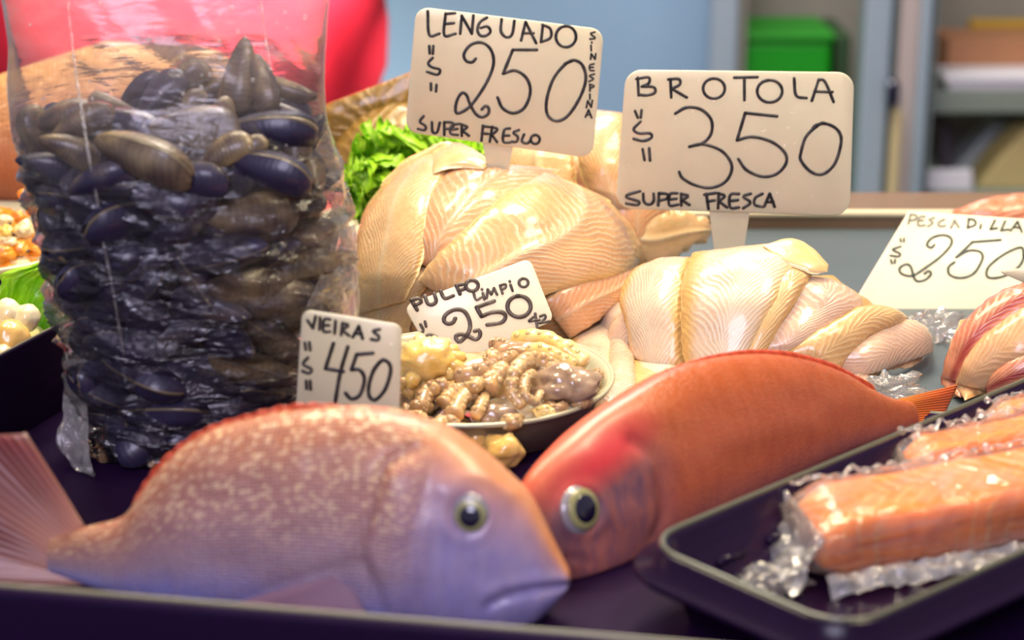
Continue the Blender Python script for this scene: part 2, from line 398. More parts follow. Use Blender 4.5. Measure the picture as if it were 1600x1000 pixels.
def film_mat(name, haze, tint, gloss_rough=0.08, bump_scale=60, bump=0.6, stretch=(1, 1, 1), haze_var=0.0, wet=False):
    """thin clear plastic: mostly see-through, a little milky, with a glossy crumpled surface"""
    t = NT(name); ob = t.mapping(t.obj(), stretch)
    n = t.noise(ob, bump_scale, 4, 0.8)
    if wet:
        n2 = t.noise(t.mapping(t.obj(), (1, 1, 5.5)), 30, 4, 1.2); u, v = t.uv(); lw = t.ramp(v, [(0.18, 1.0), (0.42, 0.0)])
        lw = t.math('SUBTRACT', 1.0, lw)
        bmp = t.bump(n2, t.math('MULTIPLY_ADD', lw, 0.75, 0.05), 0.008, t.bump(n, t.math('MULTIPLY_ADD', lw, 0.2, 0.12), 0.004))
    else:
        bmp = t.bump(n, bump, 0.004)
    tr = t.n('BsdfTransparent', Color=(0.97, 0.96, 0.95))
    df = t.n('BsdfDiffuse', Color=tint)
    tl = t.n('BsdfTranslucent', Color=tint)
    gl = t.n('BsdfGlossy', Color=(1, 1, 1), Roughness=gloss_rough, Normal=bmp)
    milk = t.n('MixShader', i0=0.4, i1=df, i2=tl)
    hz = t.math('ADD', haze, t.math('MULTIPLY', t.ramp(n, [(0.45, 0.0), (0.75, 1.0)]), haze_var)) if haze_var else haze
    if wet:      # the lower film is wet and clings, so it clouds less
        u, v = t.uv(); hz = t.math('MULTIPLY', hz, t.ramp(v, [(0.13, 1.0), (0.24, 0.40), (0.38, 0.05)]))
    base = t.n('MixShader', i0=hz, i1=tr, i2=milk)
    fr = t.n('Fresnel', IOR=1.45, Normal=bmp)
    sh = t.n('MixShader', i0=t.math('MINIMUM', t.math('MULTIPLY', fr, (t.math('MULTIPLY_ADD', lw, 0.3, 1.0) if wet else 1.3)), 0.85), i1=base, i2=gl)
    t.t.links.new(sh, t.out.inputs[0]); return t.m
M['bag'] = film_mat('bag_film', 0.11, (0.86, 0.76, 0.70), 0.17, 55, 0.55, (1, 1, 2.2), 0.12, wet=True)
M['wrap'] = film_mat('cling_film', 0.09, (0.95, 0.9, 0.86), 0.06, 60, 0.9, (0.3, 0.5, 3.0), 0.24)  # uneven haze paints pale reflection streaks into the film
M['film_white'] = film_mat('white_crumpled_film', 0.28, (0.95, 0.92, 0.86), 0.08, 120, 0.6, (1, 1, 1), 0.3)
M['film'] = film_mat('crumpled_film', 0.16, (0.9, 0.87, 0.8), 0.06, 120, 0.8, (1, 1, 1), 0.12)

M['drop'] = film_mat('water_drop', 0.25, (0.9, 0.9, 0.9), 0.03, 50, 0.0)
def mussel_mat():
    t = NT('mussel_shell'); u, v = t.uv(); r = t.rnd(); ob = t.obj()
    n = t.noise(ob, 90, 3)
    g = t.math('SINE', t.math('MULTIPLY', t.math('ADD', u, t.math('MULTIPLY', n, 0.10)), 95.0))
    g = t.math('MULTIPLY_ADD', g, 0.5, 0.5)
    r = t.n('ObjectInfo', 1)
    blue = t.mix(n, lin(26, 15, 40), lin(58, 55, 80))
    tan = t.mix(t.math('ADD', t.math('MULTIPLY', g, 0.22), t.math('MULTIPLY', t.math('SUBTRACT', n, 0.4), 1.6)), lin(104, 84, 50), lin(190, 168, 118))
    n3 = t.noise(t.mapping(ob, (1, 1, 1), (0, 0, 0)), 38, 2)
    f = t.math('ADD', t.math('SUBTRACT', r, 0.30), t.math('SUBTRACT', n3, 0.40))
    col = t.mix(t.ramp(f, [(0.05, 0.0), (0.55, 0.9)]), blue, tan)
    col = t.mix(t.math('MULTIPLY', g, 0.10), col, tuple([0.008, 0.006, 0.016]))
    t.set(Base_Color=col, Roughness=0.4, Coat_Weight=0.25, Coat_Roughness=0.15, Normal=t.bump(t.math('ADD', t.math('MULTIPLY', g, 0.5), n), 0.2, 0.0006)); return t.m
M['mussel'] = mussel_mat()
M['mussel_lip'] = plain('mussel_lip', lin(104, 92, 74), 0.35, 0, 0.4, 0.3, 80)

def flesh(name, a, b, scale=60, rough=0.25, w=0.35, coat=0.5, bump=0.3):
    t = NT(name); n = t.noise(t.obj(), scale, 4, 0.5); n2 = t.noise(t.obj(), scale * 4, 3)
    t.set(Base_Color=t.mix(t.ramp(n, [(0.32, 0.0), (0.68, 1.0)]), a, b), Roughness=rough, Coat_Weight=coat, Coat_Roughness=0.08, Normal=t.bump(n2, bump, 0.001))
    sss(t, w, (1, .55, .3), 0.004); return t.m
M['meat_orange'] = flesh('mussel_meat_orange', lin(226, 120, 20), lin(244, 176, 60))
M['meat_yellow'] = flesh('mussel_meat_yellow', lin(236, 182, 56), lin(246, 214, 128))
M['meat_cream'] = flesh('mussel_meat_cream', lin(216, 190, 126), lin(244, 228, 186))
M['meat_black'] = flesh('mussel_mantle_edge', lin(30, 22, 20), lin(90, 56, 36))
M['blood'] = flesh('blood_spot', lin(120, 16, 26), lin(176, 60, 60), 60)
M['scallop'] = flesh('scallop_white', lin(236, 216, 150), lin(250, 242, 214), 40)
M['scallop_yellow'] = flesh('scallop_yellow', lin(238, 184, 84), lin(250, 214, 140), 40)
M['octo'] = flesh('octopus_tan', lin(190, 146, 90), lin(226, 196, 146), 70)
M['octo_brown'] = flesh('octopus_brown', lin(150, 112, 74), lin(204, 168, 122), 60)
M['octo_grey'] = flesh('octopus_grey', lin(136, 108, 84), lin(204, 180, 150), 50, 0.12, 0.3, 0.8)
M['octo_yellow'] = flesh('squid_yellow', lin(232, 190, 96), lin(248, 226, 164), 60)
M['octo_juice'] = flesh('octopus_juice', lin(156, 138, 118), lin(196, 182, 160), 40, 0.08, 0.1, 0.8, 0.5)
def leaf_mat(name, a, b, c):
    t = NT(name); u, v = t.uv(); n = t.noise(t.obj(), 55, 4); n2 = t.noise(t.obj(), 160, 3)
    col = t.mix(t.ramp(n, [(0.35, 0.0), (0.65, 1.0)]), a, b)
    col = t.mix(t.ramp(u, [(0.55, 0.0), (1.0, 0.8)]), col, c)
    vein = t.math('POWER', t.math('SUBTRACT', 1.0, t.math('MINIMUM', t.math('ABSOLUTE', v), 1.0)), 18.0)
    col = t.mix(t.math('MULTIPLY', vein, 0.7), col, lin(206, 226, 130))
    t.set(Base_Color=col, Roughness=0.35, Coat_Weight=0.3, Coat_Roughness=0.2, Normal=t.bump(n2, 0.5, 0.002))
    tl = t.n('BsdfTranslucent', Color=col)
    sh = t.n('MixShader', i0=0.35, i1=t.b.outputs[0], i2=tl); t.t.links.new(sh, t.out.inputs[0])
    return t.m
M['lettuce'] = leaf_mat('lettuce_leaf', lin(100, 190, 14), lin(160, 226, 24), lin(200, 244, 60))
M['brownfish'] = fish_mat('brown_skin', lin(214, 156, 92), lin(170, 96, 52), lin(150, 84, 60), lin(176, 108, 60), lin(206, 150, 90), lin(224, 170, 110))
# the room behind
M['wall'] = plain('painted_wall', lin(150, 186, 214), 0.6, 0, 0, 0.05, 3)
M['floor'] = plain('hall_floor', lin(120, 116, 110), 0.5, 0, 0, 0.1, 8)
M['shirt'] = plain('crimson_cloth', lin(236, 30, 58), 0.8, 0, 0, 0.06, 8)
M['skin'] = flesh('skin', lin(190, 130, 100), lin(206, 148, 118), 20, 0.45, 0.2, 0.0, 0.1)
M['trousers'] = plain('dark_cloth', lin(40, 42, 56), 0.9, 0, 0, 0.1, 30)
M['hair'] = plain('dark_hair', lin(36, 26, 20), 0.6, 0, 0, 0.2, 60)
M['alu'] = plain('pale_blue_aluminium', lin(168, 188, 200), 0.4, 0.25, 0, 0.04, 5)
M['alu_warm'] = plain('warm_frame_strip', lin(190, 178, 172), 0.5, 0.1)
M['seal'] = plain('door_seal', lin(112, 124, 122), 0.7)
M['cream'] = plain('cream_strip', lin(204, 190, 140), 0.6)
M['fridge'] = plain('fridge_lining', lin(128, 140, 128), 0.6, 0, 0, 0.05, 4)
M['fridge_back'] = plain('fridge_back_panel', lin(150, 146, 132), 0.6, 0, 0, 0.08, 5)
M['green'] = plain('green_plastic', lin(8, 150, 10), 0.5)
M['green_shaded'] = plain('green_plastic_shaded', lin(44, 74, 40), 0.6)
M['whitep'] = plain('white_plastic', lin(232, 232, 236), 0.35)
M['tan'] = plain('tan_card', lin(188, 172, 116), 0.7)
M['orange_box'] = plain('orange_pack', lin(176, 122, 84), 0.6, 0, 0, 0.2, 12)
M['yellow_box'] = plain('yellow_pack', lin(190, 150, 44), 0.6, 0, 0, 0.1, 12)
M['darkpack'] = plain('dark_pack', lin(84, 76, 84), 0.6)
M['glassy'] = plain('frosted_plastic', lin(176, 186, 184), 0.3)
# ------------------------------------------------------------------ the setting: room behind the counter
FL = -0.90
structure(MB().box((-3.2, -2.5, FL - 0.05), (3.2, 3.4, FL)).build('floor', M['floor'], smooth=False))
structure(MB().box((-3.2, 2.95, FL), (3.2, 3.05, 1.9)).build('wall_back', M['wall'], smooth=False))

def quad_offset(c, d):
    """offset a convex quad (counter-clockwise xy tuples) outward by d"""
    n = len(c); lines = []
    for i in range(n):
        a, b = Vector(c[i]), Vector(c[(i + 1) % n]); e = (b - a).normalized(); nr = Vector((e.y, -e.x))
        lines.append((a + nr * d, e))
    out = []
    for i in range(n):
        (p, e), (q, f) = lines[i - 1], lines[i]
        den = e.x * f.y - e.y * f.x
        t = ((q - p).x * f.y - (q - p).y * f.x) / den
        out.append(p + e * t)
    return out
def rounded(c, r, seg=8):
    pts = []
    n = len(c)
    for i in range(n):
        p, a, b = Vector(c[i]), Vector(c[i - 1]), Vector(c[(i + 1) % n])
        u, v = (a - p).normalized(), (b - p).normalized()
        ang = u.angle(v); L = r / math.tan(ang / 2); cc = p + (u + v).normalized() * (r / math.sin(ang / 2))
        s, e = p + u * L - cc, p + v * L - cc
        a0 = math.atan2(s.y, s.x); da = math.atan2(s.x * e.y - s.y * e.x, s.dot(e))
        for k in range(seg + 1):
            t = a0 + da * k / seg; pts.append(cc + Vector((math.cos(t), math.sin(t))) * r)
    return pts
def tray_shell(mb, corners, prof, r0, floor_z, mi=0, seg=8, hfun=None):
    """rings of a rounded quad following a wall profile [(outward offset, z)], closed by a floor"""
    rows = []
    for d, z in prof:
        pts = rounded(quad_offset(corners, d), max(0.001, r0 + d), seg)
        rows.append([Vector((p.x, p.y, hfun(p, z) if hfun else z)) for p in pts])
    mb.grid(rows, wrap_v=True, mi=mi)
    k = len(mb.v) - len(rows[0])
    mb.f.append(tuple(range(k, k + len(rows[0])))); mb.mi.append(mi)
    return rows

# ---- display counter
t = thing('display_counter', 'steel topped fish counter with a beige ledge along its back edge', 'counter', (0, 1.0, FL))
MB().box((-1.1, 0.40, -0.03), (1.1, 1.285, 0.0)).build('counter_top', M['tray_steel'], t, False, 0.002)
MB().box((-1.1, 1.285, -0.03), (1.1, 1.345, 0.0105)).build('back_ledge', M['ledge'], t, False, 0.0015)
MB().tube([(-1.1, 1.2845, 0.0105), (1.1, 1.2845, 0.0105)], 0.0026, 10).build('ledge_lip', M['ledge_light'], t)
MB().box((-1.08, 0.42, FL), (1.08, 1.33, -0.03)).build('counter_body', M['fridge'], t, False)

# ---- black tray that holds the whole fish
Fa, Fb = at_z(0, 916, .04).xy, at_z(1000, 1000, .04).xy
La, Lb = at_z(0, 622, .018).xy, at_z(105, 560, .012).xy
def isect(p, e, q, f):
    den = e.x * f.y - e.y * f.x
    return p + e * (((q - p).x * f.y - (q - p).y * f.x) / den)
fe = (Fb - Fa).normalized(); le = (Lb - La).normalized()
TFL = isect(Fa, fe, La, le)
TBL = La + le * 0.125
TFR = Fb + fe * 0.30
_b = at_z(1430, 655, .005).xy; TBR = TBL + (_b - TBL) * 1.35
fish_tray = [TFL, TFR, TBR, TBL]
fb = Vector((-fe.y, fe.x)); fdepth = (TBL - TFL).dot(fb)
def slope(p, z):
    """the tray's side walls run down towards its back edge"""
    f = min(1.0, max(0.0, (p - TFL).dot(fb) / fdepth))
    return z if z <= 0.0045 else 0.0045 + (z - 0.0045) * (1 - 0.98 * f)
ft = MB()
tray_shell(ft, fish_tray, [(-0.004, 0.0005), (0.0035, 0.036), (0.0042, 0.0385), (0.0028, 0.0402), (0.0, 0.0405), (-0.002, 0.039), (-0.003, 0.036), (-0.0105, 0.006), (-0.016, 0.004)], 0.012, 0.004, hfun=slope)
t = thing('fish_tray', 'wide black plastic tray under the two whole red fish', 'tray', (0, 0.8, 0))
ft.build('body', M['black'], t)
rim = MB()
pts = [Vector((p.x, p.y, slope(p, 0.0405))) for p in rounded(quad_offset(fish_tray, 0.0005), 0.0125)]
rim.tube(pts + [pts[0]], 0.0011, 8, cap=False)
rim.build('rim', M['bead'], t)

# ---- black tray of scallops beside it
A = at_z(-160, 640, .055).xy; B = at_z(108, 500, .055).xy
e = (B - A).normalized(); B = B + e * 0.05; nrm = Vector((-e.y, e.x))
sc_tray = [A + Vector((0.0005, 0)) - e * 0.02, B + Vector((0.0005, 0)), B + Vector((0.0005, 0)) + nrm * 0.16, A + nrm * 0.16 - e * 0.02]
st = MB()
tray_shell(st, sc_tray, [(-0.012, 0.0005), (0.0, 0.054), (0.0, 0.0553), (-0.0016, 0.0553), (-0.002, 0.053), (-0.014, 0.006), (-0.02, 0.004)], 0.003, 0.004)
t = thing('scallop_tray', 'deep black plastic tray of white scallops beside the mussel bag', 'tray', (A.x - .1, A.y, 0))
st.build('body', M['black'], t)
rim = MB(); pts = [Vector((p.x, p.y, 0.0555)) for p in rounded(quad_offset(sc_tray, -0.0008), 0.0025)]
rim.tube(pts + [pts[0]], 0.0006, 6, cap=False); rim.build('rim', M['bead'], t)

# ---- black tray of wrapped salmon
sL, sB = at_z(1000, 852, .036).xy, at_z(1322, 992, .036).xy
sR1, sR2 = at_z(1600, 597, .036).xy, at_z(1600, 868, .036).xy
d1 = (sR1 - sL).normalized(); d2 = (sR2 - sB).normalized()
SAL = [sL, sB, sB + d2 * 0.30, sL + d1 * 0.36]
sm = MB()
tray_shell(sm, SAL, [(-0.012, 0.0045), (-0.004, 0.024), (0.0095, 0.0255), (0.0105, 0.0270), (0.0095, 0.0285), (0.0035, 0.030), (0.002, 0.0355), (0.0005, 0.0372), (-0.002, 0.0372), (-0.004, 0.035), (-0.006, 0.028), (-0.007, 0.0275), (-0.014, 0.010), (-0.020, 0.008)], 0.020, 0.008, seg=12)
t = thing('salmon_tray', 'shiny black plastic tray holding film wrapped salmon pieces', 'tray', (0.25, 0.78, 0.0045))
sm.build('body', M['black_gloss'], t)
pts = [Vector((p.x, p.y, 0.0372)) for p in rounded(quad_offset(SAL, -0.0008), 0.0192, 12)]
MB().tube(pts + [pts[0]], 0.0013, 8, cap=False).build('rim', M['bead_dark'], t)
# raised ribs moulded on the inner side walls
for (a, b, sgn) in ((SAL[0], SAL[3], -1), (SAL[0], SAL[1], 1)):
    e = (b - a).normalized(); nn = Vector((e.y, -e.x)) * (-1 if sgn < 0 else -1)
    inw = Vector((-e.y, e.x)) if (Vector((-e.y, e.x)).dot((SAL[2] - SAL[0])) > 0) else Vector((e.y, -e.x))
    L = (b - a).length; k = 0.035
    while k < L - 0.03:
        p = a + e * k; q = a + e * (k + 0.016)
        MB().tube([(*(p + inw * 0.0105), 0.0205), (*(q + inw * 0.0105), 0.0205)], 0.0016, 8).build('rib', M['black_gloss'], t)
        p2 = a + e * (k + 0.004); q2 = a + e * (k + 0.024)
        MB().tube([(*(p2 + inw * 0.0138), 0.0115), (*(q2 + inw * 0.0138), 0.0115)], 0.0014, 8).build('rib', M['black_gloss'], t)
        k += 0.031

# ------------------------------------------------------------------ background furniture, far out of focus
YB = 2.60
def bx(px0, py0, px1, py1, y, depth, zlo=None):
    a, b = at_y(px0, py1, y), at_y(px1, py0, y)
    return (a.x, y, a.z if zlo is None else zlo), (b.x, y + depth, b.z)
# tall display fridge: frame, lining, shelf, handle
t = thing('display_fridge', 'tall glass fronted fridge with pale blue door posts and black handle', 'fridge', (0.75, 2.7, FL))
xa, xb = at_y(1140, 300, YB).x, at_y(1760, 300, YB).x
ZT = 0.95
body = MB()
body.box((xa, 2.90, FL), (xb, 2.93, ZT)).box((xb - .03, YB + .04, FL), (xb, 2.90, ZT)).box((xa, YB + .04, FL), (xa + .02, 2.90, ZT)).box((xa, YB + .04, FL), (xb, 2.90, FL + .12)).box((xa, YB + .04, ZT - .04), (xb, 2.90, ZT))
body.build('cabinet', M['fridge_back'], t, False)
def post(name, px0, px1, y, dep, m):
    a, b = at_y(px0, 150, y).x, at_y(px1, 150, y).x
    return MB().box((a, y, FL), (b, y + dep, ZT)).build(name, m, t, False, 0.006, 3)
post('door_post', 1108, 1150, YB - .02, .05, M['alu'])
post('door_post', 1345, 1388, YB - .02, .05, M['alu'])
post('post_strip', 1389, 1399, YB, .04, M['seal'])
post('post_strip', 1400, 1432, YB - .01, .05, M['alu_warm'])
post('door_post', 1433, 1450, YB - .02, .05, M['alu'])
post('door_seal', 1451, 1458, YB, .03, M['seal'])
lo, hi = bx(1385, 126, 1408, 168, YB - .05, .03)
MB().box(lo, hi).build('handle', M['pupil'], t, False, 0.006, 3)
lo, hi = bx(1386, 172, 1412, 330, YB - .04, .02)
MB().box(lo, hi).build('lock_strip', M['cream'], t, False, 0.004)
lo, hi = bx(1455, 142, 1760, 178, YB + .05, .22)
MB().box(lo, hi).build('shelf', M['fridge'], t, False, 0.004)
lo, hi = bx(1455, 300, 1760, 330, YB + .05, .24)
MB().box(lo, hi).build('shelf', M['fridge'], t, False, 0.004)
SH1 = bx(1455, 142, 1760, 178, YB + .05, .22)[1][2]; SH2 = bx(1455, 300, 1760, 330, YB + .05, .24)[1][2]
# green bin standing behind the first door
a, b = at_y(1166, 40, YB + .07).x, at_y(1302, 40, YB + .07).x; zt = at_y(1166, 52, YB + .07).z
t = thing('green_bin', 'bright green plastic bin standing behind the fridge door post', 'bin', (a, YB + .15, FL + .12))
MB().box((a, YB + .07, FL + .12), (b, YB + .22, zt - .012)).build('bin_body', M['green'], t, False, 0.008, 3)
MB().box((a - .004, YB + .066, zt - .012), (b + .004, YB + .224, zt)).build('bin_rim', plain('light_green_plastic', lin(20, 140, 14), 0.5), t, False, 0.004)
a2 = at_y(1332, 40, YB + .09).x
t = tag(MB().box((b + .008, YB + .09, FL + .12), (a2, YB + .24, zt - .004)).build('bin_shaded_side', M['green_shaded'], None, False, 0.006), 'dark green box painted as the shaded side of the bright green bin', 'bin_shaded_side')  # stands for the bin's dark side, shade put into its colour
# things on the fridge shelves
def shelf_box(name, px0, py0, px1, y, dep, m, label, cat, base, bev=0.004):
    a, b = at_y(px0, py0, y), at_y(px1, py0, y)
    o = MB().box((a.x, y, base), (b.x, y + dep, a.z)).build(name, m, None, False, bev, 3)
    return tag(o, label, cat)
shelf_box('food_pack', 1482, 62, 1640, YB + .12, .10, M['orange_box'], 'orange brown food pack on the upper fridge shelf', 'food pack', SH1)
o = shelf_box('food_pack', 1520, 34, 1640, YB + .235, .034, M['yellow_box'], 'yellow food pack behind the orange pack in the fridge', 'food pack', SH1)
t = thing('serving_tray', 'shiny white shallow tray at the front of the upper fridge shelf', 'tray', (at_y(1560, 120, YB + .06).x, YB + .08, SH1))
a, b = at_y(1492, 112, YB + .02), at_y(1680, 134, YB + .02)
mb = MB(); mb.box((a.x, YB + .052, SH1), (b.x, YB + .115, SH1 + .012)); mb.build('tray_base', M['whitep'], t, False, 0.003)
mb = MB(); mb.box((a.x - .008, YB + .046, SH1 + .012), (b.x, YB + .118, SH1 + .024)); mb.build('tray_rim', M['whitep'], t, False, 0.004, 3)
# lower shelf: frosted slanted box, tan wedge, white tub
def wedge(name, pts, y, dep, m, label, cat):
    P = [at_y(px, py, y) for px, py in pts]
    zmin = min(p.z for p in P); P = [Vector((p.x, p.y, SH2 if abs(p.z - zmin) < 1e-6 or p.z < SH2 + .004 else p.z)) for p in P]
    n = len(P); v = P + [p + Vector((0, dep, 0)) for p in P]
    f = [tuple(range(n)), tuple(range(2 * n - 1, n - 1, -1))] + [(i, i + n, (i + 1) % n + n, (i + 1) % n) for i in range(n)]
    return tag(MB().add(v, f).build(name, m, None, False, 0.003), label, cat)
wedge('carton', [(1528, 300), (1640, 300), (1640, 196), (1600, 206), (1560, 250)], YB + .07, .08, M['tan'], 'tan sloping carton on the lower fridge shelf', 'carton')
wedge('tilted_box', [(1490, 300), (1545, 300), (1610, 190), (1560, 186), (1495, 262)], YB + .18, .06, M['glassy'], 'frosted slanted plastic box behind the tan carton', 'box')
o = wedge('tub', [(1446, 300), (1520, 300), (1520, 266), (1446, 266)], YB + .055, .012, M['whitep'], 'small white tub at the front of the lower fridge shelf', 'tub')
o = wedge('dark_pack', [(1468, 300), (1488, 300), (1488, 190), (1468, 190)], YB + .19, .06, M['darkpack'], 'dark upright pack beside the frosted slanted box', 'pack')
# ------------------------------------------------------------------ price signs
def sign_plane(y, tilt=0.0, yaw=0.0, at=(800, 300)):
    """plane through pixel 'at' at depth y, leaning back by tilt and turned by yaw (degrees)"""
    n = Vector((0, -1, 0)); n.rotate(Quaternion((1, 0, 0), R(-tilt))); n.rotate(Quaternion((0, 0, 1), R(yaw)))
    return at_y(at[0], at[1], y), n
def sign_board(mb, corners, plane, r, th=0.0014, seg=7):
    o, n = plane
    P = [on_plane(px, py, o, n) for px, py in corners]
    ex = (P[1] - P[0]).normalized(); ey = n.cross(ex)
    q = [Vector(((p - o).dot(ex), (p - o).dot(ey))) for p in P]
    area2 = sum(q[i].x * q[(i + 1) % 4].y - q[(i + 1) % 4].x * q[i].y for i in range(4))
    if area2 < 0: q = q[::-1]
    rd = rounded(q, r, seg)
    c = sum(rd, Vector((0, 0))) / len(rd)
    rows = []
    for k, dz in ((0.985, 0.0), (0.995, -0.0002), (1.0, -0.0005), (1.0, -th + 0.0004), (0.99, -th)):
        rows.append([o + ex * (c.x + (p.x - c.x) * k) + ey * (c.y + (p.y - c.y) * k) + n * dz for p in rd])
    mb.grid(rows, wrap_v=True, cap=True)
def ink(mb, strokes, plane, w, sc=1.0, off=(0, 0), smooth=True):
    o, n = plane; n = n.normalized()
    rng = random.Random(3)
    for st in strokes:
        P = [(off[0] + x / sc, off[1] + y / sc) for x, y in st]
        closed = len(P) > 3 and P[0] == P[-1]
        C = catmull(P, 6) if (smooth and len(P) > 2) else catmull(P, 4)
        pts = [on_plane(c[0], c[1], o, n) + n * 0.0001 for c in C]
        L = sum((pts[i + 1] - pts[i]).length for i in range(len(pts) - 1))
        nn = max(4, int(L / (w * 0.45)))
        A = resample([tuple(p) for p in pts], nn); pts = [Vector(a) for a in A]
        rows = []
        t0 = (pts[1] - pts[0]).normalized(); t1 = (pts[-1] - pts[-2]).normalized()
        ext = [(pts[0] - t0 * w * .45, .35), (pts[0] - t0 * w * .28, .8)] + [(p, 1.0) for p in pts] + [(pts[-1] + t1 * w * .28, .8), (pts[-1] + t1 * w * .45, .35)]
        for i, (p, k) in enumerate(ext):
            a = ext[max(i - 1, 0)][0]; b = ext[min(i + 1, len(ext) - 1)][0]
            tt = (b - a).normalized(); s = n.cross(tt).normalized() * (w * 0.5 * k * (0.93 + 0.14 * nz(i * 0.3, p.x * 90)))
            rows.append([p - s, p - s + n * 0.0002, p + s + n * 0.0002, p + s])
        mb.grid(rows, wrap_v=True, cap=True)
def ell(cx, cy, rx, ry, rot=0.0, n=14, a0=-100, sweep=366):
    out = []
    for k in range(n + 1):
        a = R(a0 + sweep * k / n); x, y = rx * math.cos(a), ry * math.sin(a)
        out.append((cx + x * math.cos(rot) - y * math.sin(rot), cy + x * math.sin(rot) + y * math.cos(rot)))
    return out
def stem(name, px, plane, m, parent, back=0.0016):
    """flat tapering spike; px = four outline pixels"""
    o, n = plane
    P = [on_plane(x, y, o, n) - n * back for x, y in px]
    Q = [p - n * 0.0016 for p in P]
    MB().add(P + Q, [(0, 1, 2, 3), (7, 6, 5, 4), (0, 4, 5, 1), (1, 5, 6, 2), (2, 6, 7, 3), (3, 7, 4, 0)]).build(name, m, parent, False, 0.0004)

def price_sign(label, plane, corners, r, m, letters, stem_px=None, back=None):
    o, n = plane
    base = on_plane(*(stem_px[2] if stem_px else corners[2]), o, n)
    t = thing('price_sign', label, 'price sign', base)
    mb = MB(); sign_board(mb, corners, plane, r); mb.build('board', m, t)
    mb = MB(); ims = []
    for (strokes, w, sc, off, im) in letters:
        if im not in ims: ims.append(im)
        k = len(mb.mi); ink(mb, strokes, plane, w, sc, off)
        mb.mi[k:] = [ims.index(im)] * (len(mb.mi) - k)
    mb.build('lettering', ims, t)
    if stem_px: stem('stem', stem_px, plane, m, t)
    return t

# LENGUADO
S2 = (2.857, (480, 0))
len_top = [[(538, 50), (545, 155), (590, 150)], [(618, 60), (612, 156), (662, 150)], [(618, 62), (660, 58)], [(615, 107), (655, 103)],
    [(683, 150), (690, 70)], [(690, 70), (735, 150)], [(735, 150), (742, 68)],
    [(802, 78), (772, 98), (760, 130), (770, 156), (795, 160), (818, 142), (805, 118), (775, 124)],
    [(868, 85), (865, 140), (890, 166), (915, 152), (925, 92)],
    [(955, 180), (975, 98)], [(975, 98), (1022, 192)], [(962, 148), (1010, 148)],
    [(1052, 112), (1044, 186)], [(1050, 110), (1085, 128), (1086, 168), (1044, 187)], ell(1155, 163, 45, 47)]
len_cur = [[(545, 205), (547, 238)], [(563, 205), (561, 240)], [(560, 258), (540, 282), (558, 300), (592, 310), (582, 333), (535, 320)], [(552, 372), (553, 402)], [(577, 378), (575, 408)]]
len_num = [[(752, 262), (735, 278), (708, 270), (700, 240), (730, 200), (780, 190), (820, 222), (832, 285), (800, 370), (740, 460), (700, 495), (668, 505), (662, 480), (672, 440), (692, 414), (712, 425), (725, 460), (750, 505), (780, 523), (808, 508), (810, 482), (795, 473), (780, 488)],
    [(1025, 222), (918, 222)], [(918, 222), (875, 328)], [(875, 328), (930, 315), (980, 350), (996, 410), (970, 480), (920, 505), (872, 482), (850, 435)],
    [(1150, 285), (1190, 268), (1228, 290), (1244, 350), (1220, 430), (1165, 515), (1112, 540), (1072, 510), (1070, 440), (1100, 350), (1150, 288), (1185, 270)]]
len_bot = [[(520, 518), (503, 543), (528, 562), (525, 580), (495, 575)], [(557, 545), (560, 588), (580, 590), (592, 547)], [(612, 545), (612, 602)], [(612, 545), (650, 548), (648, 570), (614, 576)],
    [(680, 552), (645, 560), (640, 595), (672, 602)], [(645, 578), (670, 575)], [(690, 555), (690, 606)], [(690, 555), (715, 567), (692, 582)], [(692, 582), (722, 606)],
    [(785, 560), (778, 628)], [(783, 563), (815, 567)], [(780, 595), (808, 597)], [(826, 565), (815, 632)], [(827, 567), (850, 577), (824, 602)], [(824, 602), (848, 634)],
    [(905, 573), (880, 580), (875, 632), (905, 636)], [(878, 605), (902, 605)], [(945, 580), (920, 592), (940, 610), (935, 632), (912, 632)], [(968, 600), (958, 630), (982, 640), (998, 625)], ell(1018, 622, 20, 20)]
len_side = [[(1284, 143), (1265, 150), (1286, 170), (1262, 174)], [(1270, 188), (1271, 191)], [(1267, 202), (1268, 226)], [(1265, 264), (1268, 240)], [(1268, 240), (1285, 264)], [(1285, 264), (1288, 240)],
    [(1280, 285), (1262, 290), (1262, 312), (1280, 315)], [(1262, 300), (1277, 300)], [(1282, 330), (1260, 338), (1278, 352), (1258, 363)], [(1262, 406), (1262, 376)], [(1262, 376), (1282, 384), (1263, 394)],
    [(1262, 420), (1262, 442)], [(1246, 480), (1252, 450)], [(1252, 450), (1268, 478)], [(1268, 478), (1273, 448)], [(1242, 522), (1256, 490)], [(1256, 490), (1270, 526)], [(1246, 511), (1266, 512)]]
pl = sign_plane(1.07, 6, 3, (790, 130))
price_sign('white sign lettered LENGUADO 250, tilted above the curly lettuce', pl, [(650, 10), (944, 46), (926, 248), (633, 206)], 0.0075, M['sign'],
    [(len_top, .0018, *S2, M['ink']), (len_cur + len_bot, .0017, *S2, M['ink']), (len_num, .0019, *S2, M['ink']), (len_side, .0012, *S2, M['ink'])],
    [(754, 222), (802, 228), (790, 300), (768, 300)])
